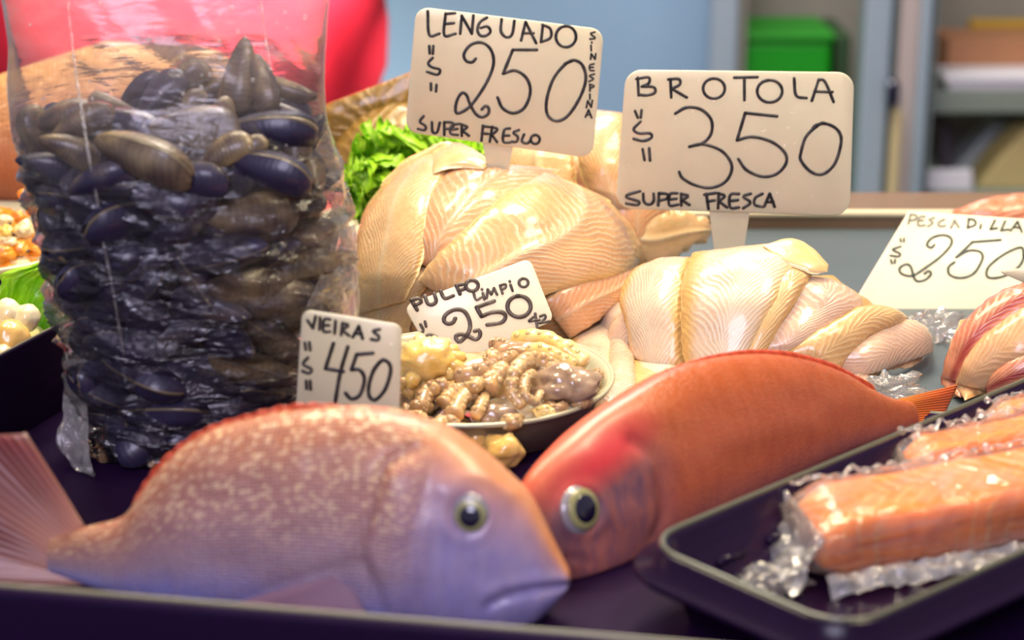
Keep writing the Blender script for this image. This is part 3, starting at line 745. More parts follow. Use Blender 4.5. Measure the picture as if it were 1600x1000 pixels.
# BROTOLA
S3 = (2.353, (920, 0))
br = [[(180, 285), (183, 350)], [(175, 290), (220, 284), (220, 306), (195, 318)], [(195, 318), (238, 320), (243, 340), (215, 350), (185, 348)],
    [(300, 290), (303, 358)], [(292, 292), (330, 290), (335, 310), (305, 326)], [(305, 326), (360, 358)], ell(460, 325, 40, 37), [(535, 285), (620, 283)], [(572, 292), (572, 368)], ell(665, 335, 46, 41),
    [(755, 288), (762, 350), (800, 360)], [(820, 370), (845, 293)], [(845, 293), (868, 300), (900, 374)], [(830, 336), (895, 338)],
    [(170, 408), (180, 432)], [(194, 405), (191, 432)], [(190, 447), (165, 475), (185, 490), (225, 490), (230, 506), (200, 518), (165, 510)], [(198, 548), (205, 588)], [(222, 545), (225, 590)]]
br_num = [[(318, 417), (360, 395), (412, 402), (450, 440), (450, 490), (420, 525), (370, 539)], [(370, 539), (420, 530), (490, 556), (526, 610), (505, 665), (450, 690), (390, 680), (345, 655), (332, 632)],
    [(692, 427), (575, 415)], [(575, 415), (545, 515)], [(545, 515), (600, 503), (670, 520), (720, 560), (725, 600), (692, 638), (640, 649), (580, 625), (550, 585)],
    [(822, 475), (835, 460), (875, 455), (915, 478), (928, 520), (905, 600), (860, 640), (815, 630), (780, 590), (780, 560), (800, 500), (850, 455), (868, 453)]]
br_bot = [[(188, 703), (145, 715), (140, 726), (183, 740), (178, 753), (138, 748)], [(200, 712), (203, 742), (222, 752), (238, 740), (238, 712)], [(255, 755), (258, 710)], [(258, 710), (290, 714), (286, 730), (258, 737)], [(325, 710), (298, 714), (296, 754), (328, 752)], [(297, 733), (322, 730)],
    [(340, 755), (340, 712)], [(340, 712), (366, 720), (342, 735)], [(342, 735), (370, 753)], [(432, 712), (440, 768)], [(425, 715), (468, 709)], [(435, 740), (462, 736)], [(478, 710), (475, 765)], [(478, 710), (500, 720), (478, 740)], [(478, 740), (508, 762)],
    [(552, 712), (520, 716), (520, 762), (552, 762)], [(521, 738), (548, 735)], [(595, 712), (568, 722), (594, 744), (568, 765)], [(638, 712), (612, 727), (610, 752), (640, 760)], [(645, 758), (665, 712)], [(665, 712), (683, 760)], [(652, 742), (678, 742)]]
pl = sign_plane(1.06, 5, -2, (1150, 220))
price_sign('white sign lettered BROTOLA 350, upright behind the silvery fillets', pl, [(978, 109), (1335, 113), (1328, 338), (961, 326)], 0.0095, M['sign'],
    [(br, .0018, *S3, M['ink']), (br_num, .0019, *S3, M['ink']), (br_bot, .0019, *S3, M['ink'])], [(1108, 326), (1172, 332), (1158, 425), (1120, 425)])
# PULPO LIMPIO
S5 = (2.857, (440, 350))
pu = [[(580, 340), (605, 384)], [(578, 340), (612, 332), (624, 348), (598, 362)], [(640, 322), (652, 355), (672, 360), (690, 345), (682, 312)], [(710, 300), (728, 332), (766, 320)], [(780, 275), (796, 312)], [(780, 276), (815, 268), (822, 285), (795, 297)], ell(850, 275, 28, 24)]
pu2 = [[(855, 300), (868, 338), (890, 328)], [(898, 308), (905, 336)], [(894, 290), (895, 293)], [(915, 330), (920, 292)], [(920, 292), (936, 314)], [(936, 314), (948, 286)], [(948, 286), (962, 315)], [(975, 275), (986, 310)], [(975, 275), (998, 268), (1000, 283), (982, 292)], [(1022, 272), (1031, 298)], [(1018, 255), (1019, 258)], ell(1080, 262, 21, 19),
    [(620, 448), (632, 470)], [(640, 435), (645, 458)], [(632, 478), (620, 500), (640, 510)], [(640, 510), (658, 492), (690, 503)], [(1105, 432), (1125, 414)], [(1132, 400), (1142, 466)], [(1106, 434), (1150, 428)], [(1155, 412), (1174, 405), (1177, 420), (1152, 442)], [(1152, 442), (1195, 434)]]
pu_num = [[(775, 422), (765, 440), (740, 445), (724, 430), (735, 402), (775, 382), (815, 390), (838, 430), (840, 470), (820, 505), (792, 526), (777, 505), (798, 492), (840, 505), (868, 516), (886, 498), (882, 475), (862, 478)], [(948, 344), (870, 372)], [(870, 372), (892, 412)], [(892, 412), (940, 394), (985, 395), (1000, 415), (980, 440), (918, 450)], ell(1060, 368, 52, 47)]
pl = sign_plane(0.965, 24, 6, (745, 480))
price_sign('white sign lettered PULPO LIMPIO 250, leaning behind the octopus plate', pl, [(630, 478), (828, 403), (866, 500), (690, 580)], 0.0042, M['sign_lit'],
    [(pu, .0022, *S5, M['ink_grey']), (pu2, .0016, *S5, M['ink_grey']), (pu_num, .0024, *S5, M['ink_grey'])])
# VIEIRAS
vi = [[(116, 430), (140, 465)], [(140, 465), (152, 412)], [(172, 418), (169, 470)], [(216, 425), (190, 426), (187, 477), (216, 480)], [(189, 452), (212, 452)], [(241, 432), (237, 488)], [(272, 442), (266, 495)], [(272, 442), (300, 452), (268, 472)], [(268, 472), (302, 498)], [(318, 505), (345, 455)], [(345, 455), (362, 512)], [(326, 488), (358, 490)], [(438, 470), (408, 478), (434, 500), (430, 518), (400, 514)],
    [(104, 530), (108, 560)], [(124, 528), (128, 562)], [(118, 596), (96, 625), (134, 648), (122, 666), (94, 656)], [(110, 700), (112, 735)], [(128, 700), (130, 738)]]
vi_num = [[(232, 532), (196, 645)], [(196, 645), (276, 658)], [(296, 548), (262, 665), (240, 792)], [(408, 576), (335, 582)], [(335, 582), (312, 650)], [(312, 650), (350, 652), (370, 692), (350, 762), (312, 780), (286, 755)], [(432, 622), (455, 606), (482, 625), (486, 665), (462, 738), (420, 784), (392, 768), (390, 720), (410, 655), (440, 614)]]
pl = sign_plane(0.800, 5, -4, (545, 560))
price_sign('small white sign lettered VIEIRAS 450, in front of the mussel bag', pl, [(472, 483), (628, 508), (622, 690), (460, 668)], 0.0042, M['sign'],
    [(vi, .0016, *S5, M['ink']), (vi_num, .0019, *S5, M['ink'])], [(525, 660), (560, 664), (552, 830), (532, 830)])
# PESCADILLA
S6 = (2.94, (1300, 300))
pe_f = [[(350, 145), (360, 102)], [(360, 102), (388, 108), (380, 126), (355, 130)], [(425, 112), (400, 115), (395, 152), (425, 152)], [(398, 130), (418, 130)], [(468, 118), (445, 126), (462, 140), (440, 157)], [(515, 125), (490, 138), (492, 156), (520, 155)], [(545, 165), (562, 130)], [(562, 130), (582, 162)]]
pe = [[(628, 125), (622, 165)], [(622, 165), (658, 150), (652, 128), (626, 124)], [(684, 150), (680, 168)], [(748, 130), (726, 172)], [(726, 172), (758, 166)], [(795, 133), (776, 177)], [(776, 177), (812, 172)], [(820, 178), (852, 135)], [(852, 135), (872, 184)], [(832, 162), (866, 165)],
    [(313, 215), (316, 228)], [(330, 213), (330, 228)], [(315, 250), (278, 265), (312, 283), (305, 296), (268, 292)], [(270, 312), (275, 328)], [(290, 310), (288, 326)]]
pe_num = [[(470, 242), (455, 256), (435, 242), (460, 210), (510, 198), (546, 212), (545, 245), (500, 295), (440, 340), (370, 384), (320, 376), (310, 350), (340, 332), (362, 345), (375, 390), (392, 410), (430, 402), (455, 375), (442, 363), (425, 375)],
    [(775, 220), (645, 230)], [(645, 230), (570, 300)], [(570, 300), (625, 270), (680, 275), (690, 310), (650, 374), (590, 395), (540, 380), (535, 345), (562, 322)], [(880, 300), (870, 255), (795, 283), (722, 340), (710, 384), (740, 396), (800, 382), (860, 340), (885, 290)]]
pl = sign_plane(1.12, 38, 0, (1450, 400))
price_sign('large cream card lettered PESCADILLA 250, leaning back on the steel counter', pl, [(1420, 329), (1668, 346), (1640, 540), (1310, 512)], 0.0015, M['sign_paper'],
    [(pe_f, .0016, *S6, M['ink_faint']), (pe, .0015, *S6, M['ink_green']), (pe_num, .0017, *S6, M['ink_green'])])
# the tip of one more blank white sign
pl = sign_plane(1.0, 30, 0, (1590, 430))
t = thing('price_sign', 'blank white sign tip poking out over the cream PESCADILLA card', 'price sign', at_y(1590, 430, 1.0))
mb = MB(); sign_board(mb, [(1556, 422), (1680, 412), (1690, 452), (1598, 440)], pl, 0.001); mb.build('board', M['sign'], t)
# ------------------------------------------------------------------ whole fish
class Frame:
    """upright plane of a fish: ex along the body, ey up, n out of the flank that shows"""
    def __init__(s, o, yaw, lean):
        s.o = Vector(o)
        s.ex = Vector((math.cos(yaw), math.sin(yaw), 0))
        n0 = Vector((math.sin(yaw), -math.cos(yaw), 0))
        s.n = (n0 * math.cos(lean) + Vector((0, 0, 1)) * math.sin(lean)).normalized()
        s.ey = s.n.cross(s.ex).normalized()
        if s.ey.z < 0: s.ey = -s.ey
    def to2(s, px):
        p = on_plane(px[0], px[1], s.o, s.n) - s.o
        return (p.dot(s.ex), p.dot(s.ey))
    def p3(s, x, y, w=0.0): return s.o + s.ex * x + s.ey * y + s.n * w

def seg_dist(p, poly):
    best = 1e9
    for (ax, ay), (bx_, by) in zip(poly[:-1], poly[1:]):
        dx, dy = bx_ - ax, by - ay
        t = max(0, min(1, ((p[0] - ax) * dx + (p[1] - ay) * dy) / (dx * dx + dy * dy + 1e-9)))
        d = math.hypot(p[0] - ax - t * dx, p[1] - ay - t * dy)
        best = min(best, d)
    return best

def fish_body(F, top, bot, thick, relief, n=150, m=84, flip=False):
    T = np.array([F.to2(p) for p in catmull(top, 10)]); B = np.array([F.to2(p) for p in catmull(bot, 10)])
    if flip: T, B = T[::-1], B[::-1]
    T = T[np.argsort(T[:, 0])]; B = B[np.argsort(B[:, 0])]
    s0, s1 = max(T[0, 0], B[0, 0]), min(T[-1, 0], B[-1, 0])
    mb = MB(); rows, uvs = [], []
    hmax = 0
    S = [s0 + (s1 - s0) * (0.5 - 0.5 * math.cos(math.pi * (0.02 + 0.975 * i / (n - 1)))) for i in range(n)]
    tv = np.interp(S, T[:, 0], T[:, 1]); bv = np.interp(S, B[:, 0], B[:, 1])
    hmax = float(np.max(tv - bv)) / 2
    for i, s in enumerate(S):
        c, h = (tv[i] + bv[i]) / 2, max(0.0004, (tv[i] - bv[i]) / 2)
        u = (s - s0) / (s1 - s0)
        if flip: u = 1 - u
        w = thick(u) * hmax
        w = min(w, h * 1.05)
        row = []
        for j in range(m):
            ph = 2 * math.pi * j / m
            a, b = math.sin(ph), math.cos(ph)
            y = c + h * math.copysign(abs(a) ** 0.92, a)
            z = w * math.copysign(abs(b) ** 0.80, b)
            vv = 0.5 + 0.5 * math.copysign(abs(a) ** 0.92, a)
            p = F.p3(s, y, z)
            if b > 0.02 and relief:
                px = project(F.p3(s, y, z * 0.9))
                p = p + F.n * relief(px, b)
            p.z = max(p.z, 0.0047)
            row.append(p); uvs.append((u, vv))
        rows.append(row)
    mb.grid(rows, wrap_v=True, uvs=uvs, cap=True)
    return mb

def fin(F, base, tip, w0=0.0, w1=0.0, wave=0.0015, waves=3.0, th=0.0007, nu=18, nv=40, jag=0.0, bend=0.0):
    """fin sheet between two pixel polylines on the fish's plane, offset w along its normal"""
    A = curve_n(base, nv); B = curve_n(tip, nv)
    front, back, uvs = [], [], []
    for i in range(nu):
        u = i / (nu - 1); fr, bk = [], []
        for j in range(nv):
            v = j / (nv - 1)
            uu = u * (1 - jag * (0.5 + 0.5 * math.sin(v * nv * 1.55))) if jag else u
            px = A[j] * (1 - uu) + B[j] * uu
            x, y = F.to2(px)
            w = w0 * (1 - u) + w1 * u + wave * u * math.sin(v * waves * 6.283 + u * 1.2) + bend * u * u
            edge = min(1.0, 4 * min(u + .1, 1 - u + .03)) * min(1.0, 6 * min(v + 0.02, 1 - v + 0.02))
            t = th * edge
            pf, pb = F.p3(x, y, w + t), F.p3(x, y, w - t); pf.z = max(pf.z, 0.0052); pb.z = max(pb.z, 0.0047)
            fr.append(pf); bk.append(pb); uvs.append((u, v))
        front.append(fr); back.append(bk)
    mb = MB()
    rows = [f + b[::-1] for f, b in zip(front, back)]
    uv2 = []
    for i in range(nu):
        ru = uvs[i * nv:(i + 1) * nv]; uv2 += ru + ru[::-1]
    mb.grid(rows, wrap_v=True, uvs=uv2, cap=False)
    # close the two ends
    for i in (0, nu - 1):
        k = i * 2 * nv
        for j in range(nv - 1):
            mb.f.append((k + j, k + j + 1, k + 2 * nv - 2 - j, k + 2 * nv - 1 - j)); mb.mi.append(0)
    return mb

from mathutils.bvhtree import BVHTree
def eye(parent, F, px, r_px, pupil_px, pr_px, body):
    tree = BVHTree.FromPolygons([Vector(v) for v in body.v], body.f)
    hit = tree.ray_cast(EYE, ray(*px))[0]; w = (hit - F.o).dot(F.n) + 0.0008
    hx = project(hit - F.n * w); px = hx
    c2 = F.to2(px); e2 = F.to2((px[0] + r_px, px[1])); r = math.hypot(e2[0] - c2[0], e2[1] - c2[1])
    Mx = Matrix((F.ex, F.ey, F.n)).transposed()
    c = F.p3(*c2, w)
    e = MB().ball(c, (r, r, r * 0.34), Mx, 28, 16).build('eye', M['eye_white'], parent)
    k = r / r_px
    d = Mx @ Vector((pupil_px[0] * k, -pupil_px[1] * k, r * 0.28))
    MB().ball(c + d, (k * pr_px * 1.34, k * pr_px * 1.34, r * 0.17), Mx, 28, 12).build('iris', M['eye_ring'], e)
    MB().ball(c + d + F.n * r * 0.06, (k * pr_px, k * pr_px, r * 0.17), Mx, 28, 12).build('pupil', M['pupil'], e)

def groove(px, poly, width): 
    d = seg_dist(px, poly); return math.exp(-(d / width) ** 2)

# ---- the pale red porgy in front
og = at_z(480, 980, 0.006)
F1 = Frame(og + Vector((0, 0.022, 0)), R(-7), R(14))
top1 = [(78, 842), (130, 824), (192, 806), (222, 768), (262, 720), (320, 676), (400, 650), (480, 637), (560, 634), (620, 640), (690, 662), (740, 692), (790, 734), (828, 772), (852, 818), (872, 858), (888, 890), (891, 903)]
bot1 = [(78, 892), (130, 912), (190, 930), (260, 948), (350, 964), (450, 978), (600, 994), (700, 1002), (780, 996), (832, 976), (868, 944), (886, 922), (891, 909)]
gill1 = catmull([(648, 700), (606, 728), (590, 770), (578, 812), (568, 850), (572, 880), (586, 905), (600, 950), (606, 985)], 6)
preop = catmull([(676, 730), (662, 780), (650, 830), (642, 880), (650, 930), (652, 975)], 6)
mouth1 = catmull([(892, 914), (860, 917), (820, 923), (790, 931), (764, 944)], 6)
brow1 = catmull([(700, 760), (735, 745), (775, 748), (800, 765)], 6)
fold1 = catmull([(345, 948), (420, 920), (500, 895), (545, 882), (575, 880)], 6)
def relief1(px, b):
    x, y = px
    d = 0.0
    dg = seg_dist(px, gill1)
    gx = np.interp(y, [c[1] for c in gill1], [c[0] for c in gill1])
    side = smooth01(-14, 14, x - gx) if 690 < y < 1000 else (1.0 if x > 640 else 0.0)
    d += 0.0032 * side * smooth01(690, 745, y) * (1 - 0.6 * smooth01(0, 170, x - gx))
    d -= 0.0026 * math.exp(-(dg / 9) ** 2)
    d -= 0.0011 * groove(px, preop, 11)
    d -= 0.0030 * groove(px, mouth1, 6.0)
    for cx_ in (655, 690, 712): d += 0.0005 * math.exp(-((x - cx_ + 0.12 * (y - 880)) / 9) ** 2) * smooth01(800, 850, y)
    d += 0.0011 * groove(px, [(890, 902), (840, 906), (785, 918), (760, 930)], 12)
    d += 0.0009 * groove(px, [(885, 930), (840, 948), (800, 950)], 14)
    d += 0.0016 * groove(px, brow1, 15)
    de = math.hypot(x - 733, y - 802)
    d += 0.0012 * math.exp(-((de - 37) / 9) ** 2) - 0.0022 * math.exp(-(de / 26) ** 2)
    d -= 0.0010 * groove(px, fold1, 8)
    d += 0.0007 * nz(x * 0.012, y * 0.02) * smooth01(100, 300, x)
    return d * b
th1 = lambda u: np.interp(u, [0, 0.05, 0.14, 0.3, 0.5, 0.7, 0.85, 0.95, 1.0], [0.10, 0.11, 0.16, 0.34, 0.46, 0.50, 0.42, 0.25, 0.08])
t = thing('red_porgy', 'whole pale pink sea bream at the front, facing the black salmon tray', 'fish', at_z(480, 980, 0.004))
fb1 = fish_body(F1, top1, bot1, th1, relief1, 190, 96); fb1.build('body', M['porgy'], t)
eye(t, F1, (733, 802), 31, (3, 3), 18, fb1)
fin(F1, [(132, 822), (112, 845), (104, 868), (112, 892), (140, 914)], [(52, 672), (-40, 690), (-70, 790), (-80, 880), (-30, 916)], 0, 0.006, 0.0022, 2.4).build('tail_fin', M['tail_porgy'], t)
fin(F1, [(200, 806), (224, 770), (262, 724), (322, 680), (402, 654), (480, 642), (556, 640)], [(205, 798), (218, 764), (256, 714), (316, 670), (398, 643), (470, 628), (548, 632)], 0, 0.001, 0.0004, 5, 0.0008, 8, 60, 0.22).build('dorsal_fin', M['fin_red'], t)
fin(F1, [(580, 870), (564, 890), (590, 950)], [(340, 938), (350, 980), (470, 1005)], 0.0195, 0.0215, 0.0008, 2, 0.0007).build('pectoral_fin', M['fin_pale'], t)
fin(F1, [(560, 975), (600, 985), (640, 990)], [(480, 990), (520, 1004), (560, 1008)], 0.012, 0.018, 0.001, 2).build('pelvic_fin', M['fin_pale'], t)

# ---- the darker orange red fish behind it
F2 = Frame(at_z(985, 905, 0.006) + Vector((-0.016, 0.020, 0)), R(43), R(20))
top2 = [(1425, 628), (1392, 622), (1360, 608), (1312, 581), (1250, 561), (1180, 553), (1105, 560), (1035, 580), (965, 620), (905, 662), (855, 708), (822, 748), (805, 790), (806, 830), (816, 862)]
bot2 = [(1430, 668), (1395, 680), (1340, 702), (1260, 740), (1180, 782), (1100, 822), (1020, 862), (960, 905), (905, 930), (860, 928), (830, 905), (818, 872)]
gill2 = catmull([(985, 690), (1018, 715), (1030, 760), (1032, 800), (1018, 840)], 6)
def relief2(px, b):
    x, y = px
    d = -0.0022 * groove(px, gill2, 10)
    gx = np.interp(y, [c[1] for c in gill2], [c[0] for c in gill2])
    d += 0.0014 * smooth01(-12, 12, gx - x) * smooth01(670, 720, y)
    de = math.hypot(x - 905, y - 797)
    d += 0.0012 * math.exp(-((de - 36) / 9) ** 2) - 0.0022 * math.exp(-(de / 26) ** 2)
    d -= 0.0012 * groove(px, [(870, 885), (890, 870), (915, 880)], 6)
    d += 0.0007 * nz(x * 0.012, y * 0.02, 4)
    return d * b
th2 = lambda u: np.interp(u, [0, 0.05, 0.14, 0.3, 0.5, 0.7, 0.85, 0.95, 1.0], [0.10, 0.11, 0.16, 0.30, 0.40, 0.44, 0.38, 0.22, 0.08])
t = thing('red_snapper', 'whole orange red fish lying along the black salmon tray', 'fish', at_z(985, 905, 0.004))
fb2 = fish_body(F2, top2, bot2, th2, relief2, 170, 90, flip=True); fb2.build('body', M['snapper'], t)
eye(t, F2, (905, 797), 29, (0, -1), 18, fb2)
fin(F2, [(1402, 624), (1396, 648), (1402, 678)], [(1486, 602), (1474, 642), (1446, 694)], 0, 0.003, 0.001, 1.5).build('tail_fin', M['fin_orange'], t)
fin(F2, [(1372, 616), (1312, 585), (1250, 565), (1180, 558), (1110, 565), (1040, 585)], [(1360, 600), (1310, 573), (1250, 553), (1180, 546), (1108, 555), (1034, 578)], 0, 0.001, 0.0004, 5, 0.0008, 8, 60, 0.06).build('dorsal_fin', M['fin_red'], t)
# ------------------------------------------------------------------ clear bag of mussels
BY = 0.872          # depth of the bag's axis
bagL = [(-30, -60), (-2, -30), (6, 0), (14, 60), (15, 150), (26, 215), (44, 275), (58, 330), (70, 385), (82, 440), (94, 495), (106, 545), (122, 605), (134, 670), (146, 740), (158, 800), (166, 840)]
bagR = [(516, -60), (515, -30), (514, 0), (511, 60), (506, 130), (512, 185), (526, 240), (538, 300), (546, 350), (548, 405), (540, 450), (520, 500), (488, 560), (462, 620), (446, 680), (434, 740), (424, 800), (418, 840)]
PLb = np.array(catmull(bagL, 8)); PRb = np.array(catmull(bagR, 8))
def bag_span(py):
    l = np.interp(py, PLb[:, 1], PLb[:, 0]); r = np.interp(py, PRb[:, 1], PRb[:, 0]); return l, r
def bag_ring(py):
    l, r = bag_span(py); a, b = at_y(l, py, BY), at_y(r, py, BY)
    z = a.z; rx = (b.x - a.x) / 2; cx = (a.x + b.x) / 2
    flat = np.interp(py, [-60, 60, 150, 250, 600, 840], [0.10, 0.22, 0.46, 0.66, 0.74, 0.78])
    return cx, z, rx, rx * flat
PYB = at_y(300, 500, BY)
mb = MB(); rows, uvs = [], []
NU, NV = 230, 170
for i in range(NU):
    py = -60 + (890 + 60) * i / (NU - 1)
    cx, z, rx, ry = bag_ring(min(py, 838))
    zz = at_y(300, py, BY).z
    row = []
    low = smooth01(170, 330, py)
    for j in range(NV):
        th = 2 * math.pi * j / NV
        c, s = math.cos(th), math.sin(th)
        e = 0.86
        x = cx + rx * math.copysign(abs(c) ** e, c); y = BY + ry * math.copysign(abs(s) ** e, s)
        k = 0.0030 * fbm((x * 30, y * 30, zz * 120), 3) * low + 0.0016 * fbm((x * 46 + zz * 30, y * 30, zz * 12), 2) * (1 - low)
        k += 0.0042 * low * max(0.0, 1 - 2.2 * abs(nz(x * 26 + zz * 12, y * 26, zz * 70 + x * 22))) ** 3
        k += 0.0014 * math.sin(zz * 520 + 4 * nz(x * 30, zz * 20, 3)) * low * smooth01(-0.2, 0.5, nz(x * 22, y * 22, zz * 30))
        d = Vector((c * ry, s * rx, 0)); d.normalize()
        row.append(Vector((x, y, max(zz, 0.0045))) + d * k); uvs.append((j / NV, i / NU))
    if zz < 0.0055:
        rows.append(row); break
    rows.append(row)
mb.grid(rows, wrap_v=True, uvs=uvs[:len(rows) * NV])
k = (len(rows) - 1) * NV
mb.f.append(tuple(range(k, k + NV))); mb.mi.append(0)
t = thing('mussel_bag', 'clear plastic bag packed with black mussels', 'bag', (-0.155, BY, 0.0045))
mb.build('bag_sheet', M['bag'], t)
# heat seal seams running down the film
for sx in ([(104, -50), (112, 40), (122, 110), (136, 190), (148, 260), (156, 300), (168, 380), (180, 440), (192, 510), (200, 560)], [(405, -50), (412, 30), (424, 110)]):
    P = []
    for px, py in catmull(sx, 8):
        cx, z, rx, ry = bag_ring(py); x = at_y(px, py, BY - ry * .8).x
        s = max(0.0, 1 - (min(abs(x - cx) / rx, 1.0)) ** (2 / .86)) ** (.86 / 2)
        y = BY - ry * s - 0.0016; P.append((x, y, at_y(px, py, y).z))
    MB().tube(P, 0.0006, 6).build('seam', M['film'], t)
# water drops clinging to the film above the mussels
mb = MB(); rg = random.Random(12)
for k in range(46):
    py = rg.uniform(5, 240); l, r = bag_span(py); px = l + (r - l) * rg.uniform(.06, .94)
    cx, z, rx, ry = bag_ring(py); x = at_y(px, py, BY).x
    s = max(0.0, 1 - (min(abs(x - cx) / rx, 1.0)) ** (2 / .86)) ** (.86 / 2)
    y = BY - ry * s - 0.001; q_ = at_y(px, py, y); rr = rg.uniform(.0004, .0011)
    mb.ball(q_, (rr, rr * .6, rr * 1.1), None, 10, 7)
tag(mb.build('water_drops', M['drop'], t), kind='stuff')
# loose plastic corners
def sheet(name, m, quad, parent, nu=24, nv=24, amp=0.003, freq=60, th=0.0002, seed=0):
    """crumpled sheet spanned by four 3-D corners (a b / d c)"""
    a, b, c, d = [Vector(q) for q in quad]
    nrm = (b - a).cross(d - a).normalized(); fr, bk = [], []
    for i in range(nu):
        u = i / (nu - 1); r1, r2 = [], []
        for j in range(nv):
            v = j / (nv - 1)
            p = (a * (1 - v) + b * v) * (1 - u) + (d * (1 - v) + c * v) * u
            k = amp * fbm((p.x * freq + seed, p.y * freq, p.z * freq), 3)
            a1, a2 = p + nrm * (k + th), p + nrm * (k - th); a1.z = max(a1.z, 0.0054); a2.z = max(a2.z, 0.0050)
            r1.append(a1); r2.append(a2)
        fr.append(r1); bk.append(r2)
    return MB().grid([f + g[::-1] for f, g in zip(fr, bk)], wrap_v=True).build(name, m, parent)
sheet('loose_corner', M['film'], [at_y(528, 360, .865), at_y(556, 350, .872), at_y(562, 500, .868), at_y(470, 500, .84)], t, amp=0.002, seed=3)
sheet('loose_corner', M['film'], [at_y(102, 560, .862), at_y(128, 560, .855), at_y(152, 790, .825), at_y(92, 700, .84)], t, amp=0.004, seed=9)

# ---- mussels
def mussel_mesh(L=0.040, gape=0.0, seed=0):
    """two pointed valves meeting along a paler lip; x along the shell, z across the pair"""
    mb = MB(); n, m = 26, 12
    Wd, T = L * 0.74, L * 0.42
    def outline(u):
        f = (u ** 0.62) * (1 - u ** 3.2) ** 0.5 * 1.12
        up = Wd * 0.56 * f; dn = -Wd * 0.42 * f * (1 - 0.25 * math.sin(u * 3.1))
        return up, dn
    for sgn in (1, -1):
        rows, uvs = [], []
        for i in range(n):
            u = 0.004 + 0.992 * (0.5 - 0.5 * math.cos(math.pi * i / (n - 1)))
            up, dn = outline(u); row = []
            for j in range(m + 1):
                v = -1 + 2 * j / m
                y = (up + dn) / 2 + (up - dn) / 2 * v
                hz = T * 0.5 * (u ** 0.5) * (1 - u ** 2.6) ** 0.55 * (1 - abs(v) ** 2.3) ** 0.62 * 1.25
                g = 0.0004 + gape * L * u * 0.5 * (0.4 + 0.6 * (v * .5 + .5))
                row.append(Vector((u * L - L * 0.5, y, sgn * (hz + g)))); uvs.append((math.hypot(u, 0.25 * v), v))
            rows.append(row)
        mb.grid(rows, uvs=uvs, flip=(sgn < 0))
    # lip between the valves
    rows = []
    for i in range(n):
        u = 0.01 + 0.975 * (0.5 - 0.5 * math.cos(math.pi * i / (n - 1)))
        up, dn = outline(u)
        g = 0.0005 + gape * L * u * 0.25
        c = (up + dn) / 2; h = (up - dn) / 2 * 0.985
        rows.append([Vector((u * L - L * .5, c + h, g)), Vector((u * L - L * .5, c + h, -g)), Vector((u * L - L * .5, c - h, -g)), Vector((u * L - L * .5, c - h, g))])
    mb.grid(rows, wrap_v=True, mi=1, cap=True)
    return mb
protos = []
for k in range(3):
    o = mussel_mesh(0.040, (0.0, 0.03, 0.10)[k]).build('mussel', [M['mussel'], M['mussel_lip']])
    protos.append(o)
used = [False] * 3
def put_mussel(kind, loc, ang, roll, tip, size, label, group, tan=0.1):
    """ang: turn in the picture plane (0 = point of the shell to the left), roll about its length, tip: away from the viewer"""
    o = protos[kind] if not used[kind] else protos[kind].copy()
    if used[kind]: COL.objects.link(o)
    used[kind] = True
    base = Matrix((RGT, UP, -FWD)).transposed()
    q = base @ Matrix.Rotation(R(ang), 3, 'Z') @ Matrix.Rotation(R(tip), 3, 'Y') @ Matrix.Rotation(R(roll), 3, 'X')
    o.rotation_euler = q.to_euler(); o.location = loc; o.scale = (size,) * 3; o.color = (tan, tan, tan, 1)
    return tag(o, label, 'mussel', group)
